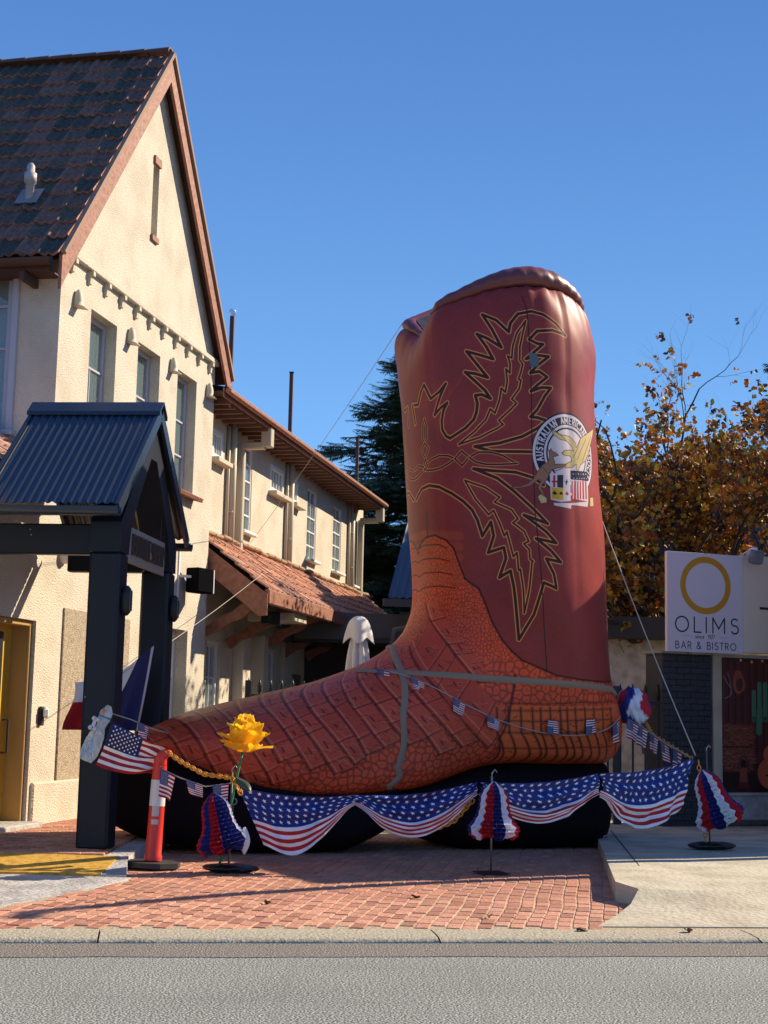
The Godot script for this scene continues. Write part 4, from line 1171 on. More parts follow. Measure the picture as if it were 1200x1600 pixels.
func build_background() -> void:
	# grey wall beyond the fence, dark clad hall behind the trees, covered terrace behind the boot
	var g := thing("grey_wall", "low grey concrete building seen between boot and black pillar", "building")
	put("wall", bx(Vector3(5.4, 3.0, 0.4), 0.01), ground_mat(lin(0.40, 0.39, 0.32), lin(0.52, 0.51, 0.43), lin(0.60, 0.58, 0.50), 0.02, 3.0, 0.9), g, Transform3D(Basis(), Vector3(5.6, 1.5, -25.7)))
	put("fascia", bx(Vector3(5.6, 0.36, 0.9), 0.01), mat(0.045, 0.04, 0.035, 0.6), g, Transform3D(Basis(), Vector3(5.6, 3.18, -25.5)))
	put("notice", bx(Vector3(0.12, 0.4, 0.02)), mat(0.62, 0.62, 0.6), g, Transform3D(Basis(), Vector3(3.93, 2.35, -25.48)))
	put("window", bx(Vector3(0.8, 0.9, 0.03), 0.01), mat(0.10, 0.11, 0.11, 0.15), g, Transform3D(Basis(), Vector3(4.9, 1.5, -25.49)))
	var h := thing("dark_hall", "large dark ribbed metal hall behind the autumn tree", "building")
	put("walls", bx(Vector3(16, 7.1, 8)), mat(0.035, 0.042, 0.055, 0.5), h, Transform3D(Basis(), Vector3(11.2, 3.55, -36.2)))
	var rb := bx(Vector3(0.05, 7.0, 0.05), 0.01)
	for i in 40:
		put("rib", rb, mat(0.045, 0.055, 0.07, 0.45), h, Transform3D(Basis(), Vector3(3.4 + i * 0.4, 3.52, -32.18)))
	put("roof_edge", bx(Vector3(16.3, 0.25, 8.4), 0.02), mat(0.06, 0.065, 0.07, 0.5), h, Transform3D(Basis(), Vector3(11.2, 7.16, -36.2)))
	var t := thing("covered_terrace", "dark terrace building with ribbed metal roof behind the boot ankle", "building")
	var n := 36 * 6
	var f := func(i: int, j: int) -> Vector3:
		var a := Vector3(0.12, 3.98, -30.0).lerp(Vector3(2.9, 3.98, -30.4), float(i) / n)
		var u := Vector3(0.82, 7.2, -34.7).lerp(Vector3(3.0, 7.2, -35.0), float(i) / n)
		return a.lerp(u, j / 3.0) + Vector3(0, 0.03 * pow(absf(cos(PI * i / 12.0)), 6.0), 0)
	put("roof_sheet", sheet(n, 3, f), mat(0.05, 0.065, 0.09, 0.4), t)
	var b := MB.new()
	b.beam(Vector3(0.02, 3.88, -29.95), Vector3(3.0, 3.88, -30.35), 0.14, 0.16)
	put("gutter", b.done(), mat(0.05, 0.045, 0.045, 0.5), t)
	b = MB.new()
	b.beam(Vector3(-1.8, 3.42, -30.6), Vector3(3.6, 3.42, -30.9), 0.2, 0.55)
	put("beam", b.done(), mat(0.075, 0.07, 0.07, 0.6), t)
	b = MB.new(true)
	b.tube([Vector3(0.66, 3.8, -29.9), Vector3(0.66, 3.4, -29.9), Vector3(0.28, 3.3, -29.9), Vector3(0.24, 3.1, -29.9), Vector3(0.24, 0.1, -29.9)], 0.08, 12)
	put("downpipe", b.done(), mat(0.06, 0.06, 0.065, 0.5), t)
	for x in [0.46, 2.8]:
		put("terrace_post", bx(Vector3(0.24, 3.2, 0.24), 0.01), mat(0.09, 0.085, 0.085, 0.6), t, Transform3D(Basis(), Vector3(x, 1.6, -30.2)))
	put("back_wall", bx(Vector3(6.4, 3.2, 0.3)), mat(0.045, 0.035, 0.03, 0.8), t, Transform3D(Basis(), Vector3(1.4, 1.6, -33.4)))
	put("ceiling", bx(Vector3(6.4, 0.1, 3.4)), mat(0.05, 0.04, 0.035, 0.8), t, Transform3D(Basis(Vector3.UP, -0.06), Vector3(1.4, 3.14, -32.2)))
	for i in 4:
		put("shutter", bx(Vector3(1.1, 2.1, 0.06), 0.01), mat(0.09 + 0.02 * (i % 2), 0.055, 0.04, 0.7), t, Transform3D(Basis(), Vector3(-1.1 + i * 1.3, 1.2, -33.2)))
	# flue poles on the wing roof
	var poles := [[Vector3(-2.96, 6.7, -27.2), 9.05, true], [Vector3(-2.08, 6.7, -31.4), 8.95, false], [Vector3(-0.72, 6.7, -37.2), 8.65, false]]
	for i in 3:
		var p: Array = poles[i]
		var o := thing("roof_pole", ["brown steel pole topped by a clear globe, nearest the gable", "bare brown steel pole rising from the middle of the eave", "bare brown steel pole at the far end of the eave, before the cedar"][i], "pole", Transform3D(Basis(), p[0]), "poles along the wing roof")
		var pb := MB.new()
		pb.box(Vector3(0, (p[1] - p[0].y) / 2, 0), Vector3(0.085, p[1] - p[0].y, 0.085), 0.01)
		put("shaft", pb.done(), mat(0.13, 0.055, 0.04, 0.6), o)
		if p[2]:
			var gl := MB.new(true)
			var pr := []
			for k in 9: pr.append(Vector2(0.075 * sin(PI * k / 8.0), 0.075 - 0.075 * cos(PI * k / 8.0)))
			gl.lathe(pr, 14)
			var gm := mat(0.5, 0.6, 0.7, 0.08)
			gm.transparency = BaseMaterial3D.TRANSPARENCY_ALPHA
			gm.albedo_color = Color(0.7, 0.78, 0.85, 0.35)
			put("globe", gl.done(), gm, o, Transform3D(Basis(), Vector3(0, p[1] - p[0].y, 0)))
		else:
			put("cap", bx(Vector3(0.10, 0.03, 0.10), 0.005), M.black, o, Transform3D(Basis(), Vector3(0, p[1] - p[0].y + 0.015, 0)))
	# unseen building right of the view, placed and sized to shade the driveway
	var e := thing("unseen_right_block", "unseen cream building right of the view, placed to shade the driveway", "building", Transform3D(Basis(Vector3.UP, 0.0), Vector3.ZERO))
	put("wall", bx(Vector3(7, 5.4, 2.4)), M.render_wing, e, Transform3D(Basis(Vector3.UP, 0.47), Vector3(9.68, 2.7, -20.7)))
	put("unseen_rear_block", bx(Vector3(7, 5.36, 3.0)), M.render_wing, e, Transform3D(Basis(), Vector3(9.95, 2.68, -21.95)))  # second unseen block, keeps the slab before the poster wall in shade
	put("roof", bx(Vector3(7.2, 0.3, 2.6)), M.dark_timber, e, Transform3D(Basis(Vector3.UP, 0.47), Vector3(9.68, 5.5, -20.7)))
	var lp := thing("unseen_pole", "unseen grey pole right of the view, bent to cast the dark bar on the bricks", "unseen pole", Transform3D(Basis(), Vector3(5.6, 0.1, -17.0)))
	var lb := MB.new(true)  # out of view, bent so its shadow lays a bar across the bricks
	lb.tube([Vector3(0, 0, 0), Vector3(0, 3.6, 0.02), Vector3(0, 4.3, 0.14), Vector3(0, 5.1, 0.45), Vector3(0, 6.0, 1.05)], [0.13, 0.11, 0.11, 0.10, 0.09], 10)
	put("pole", lb.done(), M.grey_steel, lp)
	put("unseen_pole_tip", bx(Vector3(0.5, 0.1, 0.2), 0.03), M.grey_steel, lp, Transform3D(Basis(Vector3.UP, PI / 2), Vector3(0, 6.02, 1.25)))

# ---------------------------------------------------------------- the boot
# rings down the leg and along the foot: front x, y, back x, y, half width, fullness of the back half
var boot_keys := [
	[-1.6, 6.62, 0.95, 6.8, 1.22, 2],
	[-1.6, 6.05, 1.02, 6.3, 1.26, 2],
	[-1.51, 5.4, 0.99, 5.7, 1.26, 2],
	[-1.44, 4.6, 1.06, 4.75, 1.25, 2],
	[-1.38, 3.85, 1.15, 3.8, 1.24, 2],
	[-1.33, 3.2, 1.21, 2.9, 1.2, 2],
	[-1.38, 2.86, 1.27, 2.15, 1.12, 2.1],
	[-1.54, 2.6, 1.44, 1.5, 1.05, 2.3],
	[-1.82, 2.37, 1.24, 1.08, 1, 2.7],
	[-2.2, 2.17, 0.5, 1.03, 0.97, 4],
	[-2.79, 1.96, -0.6, 1.02, 0.95, 5],
	[-3.3, 1.84, -1.7, 0.72, 0.97, 6],
	[-3.8, 1.71, -2.9, 0.62, 0.97, 6],
	[-4.25, 1.59, -3.7, 0.74, 0.86, 6],
	[-4.6, 1.44, -4.35, 0.92, 0.66, 5],
	[-4.85, 1.28, -4.8, 1.1, 0.36, 3],
	[-4.95, 1.18, -4.93, 1.14, 0.03, 2]]

const BOOT_TURN := 0.38397
var boot_at := Transform3D(Basis(Vector3.UP, BOOT_TURN), Vector3(1.7, 0, -19.0))

func boot_ring(t: float) -> Array:
	var i := clampi(int(floor(t)), 0, boot_keys.size() - 2)
	var f := t - i
	var r := []
	for k in 6:
		var p := []
		for j in [i - 1, i, i + 1, i + 2]:
			p.append(boot_keys[clampi(j, 0, boot_keys.size() - 1)][k])
		r.append(0.5 * (2.0 * p[1] + (p[2] - p[0]) * f + (2.0 * p[0] - 5.0 * p[1] + 4.0 * p[2] - p[3]) * f * f + (3.0 * p[1] - p[0] - 3.0 * p[2] + p[3]) * f * f * f))
	return r

func boot_point(t: float, ph: float) -> Array:       # [place, place on the print]; ph 0 at the front, PI at the back, negative on the far side
	var r := boot_ring(t)
	var n := maxf(r[5], 2.0)
	var c := cos(ph); var s := absf(sin(ph))
	var a := 0.5 - 0.5 * c
	var z: float = r[4] * s
	if c < 0.0:
		z = r[4] * pow(maxf(0.0, 1.0 - pow(-c, n)), 1.0 / n)
	var lift := 0.26 * s * s * maxf(0.0, 1.0 - t / 2.0)
	var sp := a + (0.5 + (absf(ph) - PI / 2) / 2.0 - (1.0 - c) / 2.0)
	var uv := Vector2(lerpf(r[0], r[2], sp), lerpf(r[1], r[3], sp) + lift)
	return [Vector3(lerpf(r[0], r[2], a), lerpf(r[1], r[3], a) + lift, z if ph >= 0.0 else -z), uv]

func boot_surface(t: float, ph: float, out := 0.0) -> Vector3:
	var p: Vector3 = boot_point(t, ph)[0]
	if out == 0.0: return p
	var a: Vector3 = boot_point(t + 0.03, ph)[0] - boot_point(t - 0.03, ph)[0]
	var b: Vector3 = boot_point(t, ph + 0.03)[0] - boot_point(t, ph - 0.03)[0]
	return p + b.cross(a).normalized() * out * (1.0 if b.cross(a).dot(Vector3(0, 0, signf(ph) if ph != 0.0 else 1.0)) > 0.0 else -1.0)

func pts(text: String) -> Array:
	var r := []
	for w in text.split(" ", false):
		var q := w.split(",")
		r.append(Vector2(float(q[0]) / 100.0, float(q[1]) / 100.0))
	return r

const UV_LEFT := -5.5
const UV_TOP := 7.75
const UV_SIZE := 7.8
var art: Paint
var stitch := Color(0.90, 0.60, 0.33)
var fur := Color(0.62, 0.43, 0.34)
var gold := Color(0.80, 0.70, 0.48)
var cream := Color(0.86, 0.80, 0.80)
var navy := Color(0.13, 0.11, 0.22)
var red := Color(0.74, 0.14, 0.18)
var yellow := Color(0.82, 0.64, 0.16)
var ink := Color(0.10, 0.06, 0.06)

func band(text: String, k := 1.0) -> void:       # two rows of pale stitching with a dark inlay between
	var p := pts(text)
	art.stroke(p, 0.062 * k, stitch, 1.0)
	art.stroke(p, 0.036 * k, Color(0.26, 0.10, 0.09))
func thin(text: String) -> void:
	var p := pts(text)
	art.stroke(p, 0.046, stitch, 1.0)
	art.stroke(p, 0.022, Color(0.30, 0.10, 0.09))
func seam(text: String) -> void:
	art.stroke(pts(text), 0.012, Color(0.10, 0.04, 0.05), 0.8)
func groove(text: String) -> void:
	var p := pts(text)
	var up := p.size() == 3
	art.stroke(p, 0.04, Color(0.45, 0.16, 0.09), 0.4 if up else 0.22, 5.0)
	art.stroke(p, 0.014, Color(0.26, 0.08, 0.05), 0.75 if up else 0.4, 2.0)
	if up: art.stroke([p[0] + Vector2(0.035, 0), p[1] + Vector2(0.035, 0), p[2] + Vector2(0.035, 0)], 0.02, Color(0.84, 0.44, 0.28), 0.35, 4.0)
func fill(text: String, c: Color) -> void:
	art.fill(pts(text), c)
	if c == fur or c == gold:
		var p := pts(text)
		p.append(p[0])
		art.stroke(p, 0.008, Color(0.22, 0.14, 0.10), 0.7)
func inkline(text: String) -> void:
	art.stroke(pts(text), 0.008, Color(0.25, 0.16, 0.10), 0.8)

func ring_letters(text: String, c: Vector2, r: float, from: float, high: float) -> void:   # capitals along the inside of a circle, clockwise
	var a := deg_to_rad(from)
	for ch in text:
		var g := glyph(ch)
		for k in g.size() - 1:
			var q := []
			for v in g[k]:
				var aa: float = a - v.x * high * 0.66 / r
				q.append(c + Vector2(cos(aa), sin(aa)) * (r + v.y * high))
			art.stroke(q, 0.017, cream)
		a -= (g[-1] * high * 0.66 + 0.012) / r

func paint_boot() -> StandardMaterial3D:
	var size := 2048
	art = Paint.new(size, size, Color(0.475, 0.175, 0.165))
	art.frame(UV_LEFT, UV_TOP, size / UV_SIZE)
	var px := size / UV_SIZE
	# tone of the leg: mottled leather
	var leather := noise(0.006, 5, FastNoiseLite.TYPE_SIMPLEX_SMOOTH, 61)
	var limg := leather.get_image(1024, 1024, false, false, true).get_data()
	var fine := noise(0.07, 3, FastNoiseLite.TYPE_SIMPLEX_SMOOTH, 62).get_image(1024, 1024, false, false, true).get_data()
	var cells := FastNoiseLite.new()
	cells.noise_type = FastNoiseLite.TYPE_CELLULAR
	cells.cellular_return_type = FastNoiseLite.RETURN_DISTANCE2_SUB
	cells.cellular_jitter = 0.85
	cells.frequency = 0.040
	cells.fractal_type = FastNoiseLite.FRACTAL_NONE
	cells.seed = 63
	var crop_h := 1400
	var cimg := cells.get_image(size, crop_h, false, false, true).get_data()
	var y_foot := size - crop_h
	var d := art.d
	# shaft
	for y in range(0, 1500):
		for x in range(760, 2048):
			var k: int = ((y >> 1) << 10) + (x >> 1)
			var v: float = 0.84 + 0.22 * limg[k] / 255.0 + 0.10 * (fine[((y & 1023) << 10) + (x & 1023)] / 255.0)
			var i := (y * size + x) * 3
			d[i] = int(144 * v); d[i + 1] = int(54 * v); d[i + 2] = int(50 * v)
	art.d = d
	var vamp := pts("-208,344 -210,362 -203,375 -187,383 -168,384 -148,376 -137,366 -131,352 -120,329 -101,316 -92,299 -82,277 -68,255 -55,241 -41,230 -20,222 5,213 38,209 94,205 142,204")
	var shape := vamp.duplicate()
	shape.append_array([Vector2(1.9, 2.05), Vector2(2.3, 1.5), Vector2(2.3, 0.2), Vector2(-5.45, 0.2), Vector2(-5.45, 2.2), Vector2(-4.2, 2.75), Vector2(-3.2, 2.95), Vector2(-2.6, 3.1), Vector2(-2.35, 3.42)])
	art.fill(shape, Color(0.61, 0.25, 0.16))
	# crocodile grain over the whole foot: dark creases between small rounded scales
	d = art.d
	var poly := PackedVector2Array(shape)
	for y in range(1000, 2010):
		var inside_from := 0
		var ny := UV_TOP - (y + 0.5) / px
		# spans of the foot on this row
		var xs := []
		for i in poly.size():
			var u := poly[i]; var v := poly[(i + 1) % poly.size()]
			if (u.y <= ny) != (v.y <= ny): xs.append(u.x + (v.x - u.x) * (ny - u.y) / (v.y - u.y))
		xs.sort()
		for s in range(0, xs.size() - 1, 2):
			for x in range(clampi(int((xs[s] - UV_LEFT) * px), 0, size - 1), clampi(int((xs[s + 1] - UV_LEFT) * px), 0, size - 1)):
				var c: float = (cimg[(y - y_foot) * size + x] if ny < 2.3 else cimg[((y * 2 - y_foot) % crop_h) * size + ((x * 2) & 2047)]) / 255.0
				var ridge := smoothstep(0.0, 0.34, c)
				var l: float = limg[((y >> 1) << 10) + (x >> 1)] / 255.0
				var g: float = fine[((y & 1023) << 10) + ((x * 2) & 1023)] / 255.0
				# light edges, darker hollows in the middle of the scales
				var v := 0.70 + 0.31 * ridge - 0.16 * smoothstep(0.45, 0.95, c) + 0.18 * (g - 0.5) + 0.2 * (l - 0.5)
				var i := (y * size + x) * 3
				d[i] = clampi(int(230 * v), 0, 255); d[i + 1] = clampi(int(86 * v), 0, 255); d[i + 2] = clampi(int(50 * v), 0, 255)
	art.d = d
	# broad belly scales in rows across the vamp
	var base := Color(0.80, 0.285, 0.18)
	var wav := noise(0.5, 2, FastNoiseLite.TYPE_SIMPLEX_SMOOTH, 64)
	for r in 17:
		var s0 := r / 17.0
		var cut := rng.randf_range(0.0, 0.9)
		var top := Vector2(lerpf(-1.75, -5.2, pow(s0, 0.93)), 0.0)
		var next := Vector2(lerpf(-1.75, -5.2, pow((r + 1) / 17.0, 0.93)), 0.0)
		var y_top := func(x: float) -> float: return (3.0 if x > -2.0 else 2.3 + 0.42 * (x + 2.9)) + 0.32
		var slope := lerpf(0.95, 0.62, s0)
		var deep: float = lerpf(1.55, 1.75, s0) + rng.randf_range(-0.06, 0.1)
		var n := int(deep / 0.235)
		var prev_a := []
		for k in n:
			var f0 := (k + cut + 0.25 * sin(k * 3.7 + r)) / n; var f1 := (k + 1 + cut + 0.25 * sin((k + 1) * 3.7 + r)) / n
			var place := func(x0: float, f: float) -> Vector2:
				var wob := wav.get_noise_2d(x0 * 9.0, f * 5.0)
				return Vector2(x0 + slope * deep * (f * 0.62 + 0.26 * f * f) + 0.06 * wob, y_top.call(x0) - deep * f)
			var a: Vector2 = place.call(next.x, f0); var b: Vector2 = place.call(top.x, f0)
			var c: Vector2 = place.call(top.x, f1); var e: Vector2 = place.call(next.x, f1)
			var m := (a + b + c + e) / 4.0
			if m.y < (1.18 if m.x > -2.6 else (0.98 if m.x > -3.3 else 0.80)): continue
			if not inside(m, shape) or not inside(b, shape): continue
			if m.x > -0.75: continue
			var q := []
			for v in [a, b, c, e]: q.append(m + (v - m) * 0.97)
			var tone := base.lerp(Color(0.88, 0.36, 0.235), rng.randf() * 0.8)
			art.fill(q, tone, 0.80)
			# sunken border, lit upper edge, nick in the middle
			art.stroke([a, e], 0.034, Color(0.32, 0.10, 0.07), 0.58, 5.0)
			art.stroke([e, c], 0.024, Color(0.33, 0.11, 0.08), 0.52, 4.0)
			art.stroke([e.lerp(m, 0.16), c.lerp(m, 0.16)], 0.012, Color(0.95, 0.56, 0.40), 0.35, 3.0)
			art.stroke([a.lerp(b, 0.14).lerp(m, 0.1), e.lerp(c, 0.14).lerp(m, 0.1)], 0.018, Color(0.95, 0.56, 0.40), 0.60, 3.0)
			if rng.randf() < 0.85:
				var dd := (e - a).normalized() * rng.randf_range(0.02, 0.05)
				var mm := m + Vector2(rng.randf_range(-0.02, 0.02), rng.randf_range(-0.02, 0.02))
				art.stroke([mm - dd, mm + dd], 0.018, Color(0.28, 0.09, 0.07), 0.7, 3.0)
				art.stroke([mm + Vector2(-0.03, 0.05), mm + Vector2(0.03, 0.045)], 0.01, Color(0.78, 0.42, 0.30), 0.3, 3.0)
			for w in 14:
				var z := m + Vector2(rng.randf_range(-0.11, 0.11), rng.randf_range(-0.09, 0.09))
				art.stroke([z, z + Vector2(rng.randf_range(0.02, 0.08), rng.randf_range(-0.05, 0.01))], 0.007, Color(0.40, 0.14, 0.09) if w % 3 else Color(0.92, 0.55, 0.40), 0.5)
	# the tongue that climbs the leg: paler bands
	for r in 5:
		var y0 := 3.30 + r * 0.13
		art.stroke([Vector2(-2.4, y0 + 0.02), Vector2(-1.9, y0 + 0.05), Vector2(-1.28, y0 - 0.02)], 0.10, Color(0.74, 0.36, 0.22), 0.45, 8.0)
	for r in 4:
		var y0 := 3.22 + r * 0.16
		art.stroke([Vector2(-2.35, y0), Vector2(-1.9, y0 + 0.045), Vector2(-1.6, y0 + 0.02), Vector2(-1.33 + 0.05 * r * -1.0, y0 - 0.03)], 0.014, Color(0.30, 0.10, 0.07), 0.8, 2.0)
	# heel counter
	var ctr := pts("-45,92 -65,135 -55,158 -53,178 -49,198 -49,212")
	var cshape := ctr.duplicate()
	cshape.append_array([Vector2(2.3, 2.12), Vector2(2.3, 0.2), Vector2(-0.6, 0.2)])
	var cs2 := []
	for v in cshape: cs2.append(Vector2(v.x, minf(v.y, 1.76)))
	art.fill(cs2, Color(0.95, 0.42, 0.20), 0.75)
	groove("-71,172 -69,142 -37,98")
	groove("-56,172 -53,143 -21,98")
	groove("-40,173 -37,143 4,95")
	groove("-25,173 -21,143 20,95")
	groove("-14,173 -10,143 23,98")
	groove("-1,174 3,143 42,96")
	groove("13,174 18,143 57,96")
	groove("23,174 28,143 69,96")
	groove("35,174 41,143 83,95")
	groove("50,174 56,143 98,95")
	groove("66,174 73,142 115,94")
	groove("83,174 90,141 135,92")
	groove("103,172 111,140 172,90")
	groove("-62,178 -6,178 44,181 108,180")
	groove("-62,169 -6,170 45,172 107,171")
	groove("-61,157 -5,157 47,159 108,158")
	groove("-60,143 -3,142 49,144 111,142")
	groove("-67,122 5,122 57,123 123,120")
	for i in 60:
		var z := Vector2(rng.randf_range(-0.5, 1.6), rng.randf_range(1.05, 1.7))
		art.stroke([z, z + Vector2(rng.randf_range(0.02, 0.06), rng.randf_range(-0.03, 0.03))], 0.012, Color(0.28, 0.09, 0.06), 0.6, 2.0)
	art.stroke(ctr, 0.03, Color(0.25, 0.08, 0.06), 0.7, 3.0)
	# edge of the vamp
	art.stroke(vamp, 0.022, Color(0.20, 0.06, 0.06), 0.8, 2.0)
	# stitched flames, seams
	band("-217,546 -202,545 -196,560 -189,569 -176,550 -162,557 -152,567 -159,554 -169,529 -159,537 -149,543 -154,535 -157,522 -156,510 -150,502 -144,499 -135,504 -123,511 -113,521 -110,530 -109,541 -112,551 -104,552 -93,547 -100,557 -111,567 -126,580 -113,578 -97,573 -125,606 -107,601 -91,596 -100,612 -112,628 -98,622 -81,611 -93,634 -105,653 -88,646 -72,631 -70,642 -60,655 -42,660 -26,658 -7,649 9,636 -13,639 -35,635 -46,623 -35,619 -27,619 -40,607 -50,598 -35,604 -19,604 -35,591 -44,581 -32,584 -21,578 -34,567 -43,558 -29,564 -15,565 -24,554 -34,536 -43,526 -34,526 -21,523 -33,513 -53,501 -81,492 -111,488 -90,482 -69,482 -40,483")
	band("-217,546 -213,535 -210,522")
	thin("-132,491 -112,506 -98,521 -93,534 -87,529 -82,545 -80,560 -75,555 -73,569 -75,584 -70,579 -70,591 -73,600 -68,598 -67,613 -62,630 -50,647 -54,631 -58,613 -58,596 -54,591 -56,582 -59,572 -56,571 -58,560 -67,547 -61,542 -68,534 -82,520 -77,515 -84,510 -105,499 -132,491")
	band("-188,468 -176,475 -161,479 -147,478 -137,474", 0.6)
	band("-188,463 -172,462 -157,464 -145,469 -137,474", 0.6)
	band("-137,474 -128,483 -118,475 -127,465 -137,474", 0.6)
	band("-118,475 -106,481 -92,481 -76,477 -66,471 -58,468", 0.6)
	band("-118,475 -109,469 -96,466 -80,466 -66,467 -58,468", 0.6)
	band("-188,526 -192,515 -192,502 -188,496", 0.6)
	band("-188,526 -183,514 -184,502 -188,496", 0.6)
	band("-188,496 -195,488 -187,477 -180,489 -188,496", 0.6)
	band("-187,477 -190,468 -188,463 -182,468 -187,477", 0.6)
	band("-213,465 -201,470 -190,467", 0.6)
	band("-216,454 -204,456 -192,462", 0.6)
	band("-209,430 -195,441 -179,444 -161,441 -141,432 -125,422 -113,411 -106,399 -101,385 -99,379 -89,396 -85,379 -91,359 -82,362 -72,365 -69,352 -76,329 -63,337 -58,318 -52,284 -47,255 -31,285 -21,324 -4,318 -8,335 -19,353 1,350 -14,364 -33,377 -6,373 -20,386 -49,405 -18,396 -36,412 -62,434 -82,449 -112,461 -87,458 -60,457 -37,451 -24,443")
	thin("-123,447 -109,424 -92,405 -86,410 -78,394 -72,379 -69,384 -64,367 -60,354 -56,359 -53,338 -51,339 -46,314 -43,287 -39,314 -37,348 -36,349 -40,352 -41,363 -48,370 -42,373 -48,385 -62,395 -56,400 -64,411 -85,420 -79,426 -97,438 -123,447")
	seam("-53,680 -48,661 -43,573 -41,514 -35,412 -27,349 -18,280 -10,227 -9,217")
	seam("-184,413 -184,394 -182,382")
	art.fill([Vector2(-0.46, 6.06), Vector2(-0.36, 6.06), Vector2(-0.33, 5.98), Vector2(-0.33, 5.90), Vector2(-0.44, 5.88)], Color(0.36, 0.41, 0.44))
	# round emblem on the leg
	var c := Vector2(0.13, 4.845)
	art.stroke(arc(c, 0.25, 0.235, 0, 360, 60), 0.49, navy)
	art.disc(c, 0.53, Color(0.10, 0.09, 0.18))
	art.stroke(arc(c, 0.505, 0.49, 0, 360, 72), 0.035, cream)
	art.disc(c, 0.375, cream)
	art.stroke(arc(c, 0.335, 0.33, 0, 360, 60), 0.02, navy)
	ring_letters("AUSTRALIAN", c, 0.392, 196.0, 0.082)
	ring_letters("AMERICAN", c, 0.392, 108.0, 0.082)
	ring_letters("ASSOCIATION", c, 0.392, 22.0, 0.082)
	fill("-19,488 -17,483 -17,477 -19,472 -25,469 -31,461 -37,451 -44,444 -54,440 -64,439 -64,437 -53,438 -41,441 -33,448 -30,450 -27,449 -31,442 -31,438 -26,432 -21,427 -24,434 -27,439 -26,443 -19,451 -16,459 -12,463 -7,465 4,468 9,471 8,472 -2,471 -9,470 -9,473 -12,479 -8,480 -4,482 -9,485 -13,486 -15,489 -17,485", fur)
	fill("1,485 6,489 17,491 21,490 18,496 9,501 -2,502 -11,506 -18,518 -13,512 -2,508 15,508 25,501 26,495 36,509 53,518 76,529 71,519 63,507 54,491 46,481 35,475 29,466 26,468 26,474 18,469 6,467 9,473 18,477 17,483 9,483 4,483", gold)
	fill("-32,428 -28,432 -20,428 -19,422 -27,420", gold)
	fill("55,436 65,438 65,426 54,424", gold)
	fill("-10,422 16,424 50,430 48,423 17,422 16,417 -9,419", cream)
	fill("-16,458 16,462 16,427 0,424 -14,426", cream)
	fill("-14,456 -5,457 -5,442 -13,441", cream)
	fill("-11,456 -8,456 -8,442 -11,441", red)
	fill("-13,449 -5,450 -5,448 -13,447", red)
	fill("-5,457 4,458 4,442 -5,442", navy)
	fill("-13,440 4,442 4,427 -13,427", yellow)
	fill("-12,434 -9,437 -5,434 -9,432", ink)
	fill("-2,435 1,437 4,434 -1,433", ink)
	fill("7,435 10,438 13,435 10,433", red)
	fill("6,450 12,451 12,450 6,449", navy)
	fill("9,453 10,453 10,447 8,446", navy)
	fill("16,465 51,468 50,430 32,430 18,430", cream)
	fill("16,465 51,468 51,456 16,454", navy)
	fill("18,452 20,452 20,429 18,430", red)
	fill("23,453 25,453 25,429 22,430", red)
	fill("28,453 30,454 30,430 27,431", red)
	fill("33,454 35,454 35,431 32,431", red)
	fill("38,455 41,455 41,431 38,432", red)
	fill("44,456 47,456 47,432 44,433", red)
	fill("20,462 22,462 21,460", cream)
	fill("21,456 23,457 22,455", cream)
	fill("24,462 26,462 25,461", cream)
	fill("26,457 28,457 27,455", cream)
	fill("29,463 31,463 30,461", cream)
	fill("31,457 33,458 32,456", cream)
	fill("34,463 36,463 35,462", cream)
	fill("36,458 38,458 37,456", cream)
	fill("39,464 42,464 40,462", cream)
	fill("41,459 43,459 42,457", cream)
	fill("45,465 48,465 46,463", cream)
	fill("47,459 49,460 48,458", cream)
	inkline("-18,518 -2,508 9,501")
	inkline("36,509 28,493 21,483")
	inkline("48,509 35,492 28,480")
	inkline("64,516 49,496 38,479")
	inkline("-13,463 -7,462 4,467")
	inkline("-25,465 -19,458")
	inkline("4,483 2,485 4,487")
	var m := StandardMaterial3D.new()
	m.albedo_texture = art.texture()
	m.roughness = 0.40
	m.metallic_specular = 0.36
	m.backlight_enabled = true
	m.backlight = Color(0.40, 0.22, 0.16)
	m.texture_repeat = false
	m.normal_enabled = true
	m.normal_texture = null
	m.normal_enabled = false
	art = null
	return m

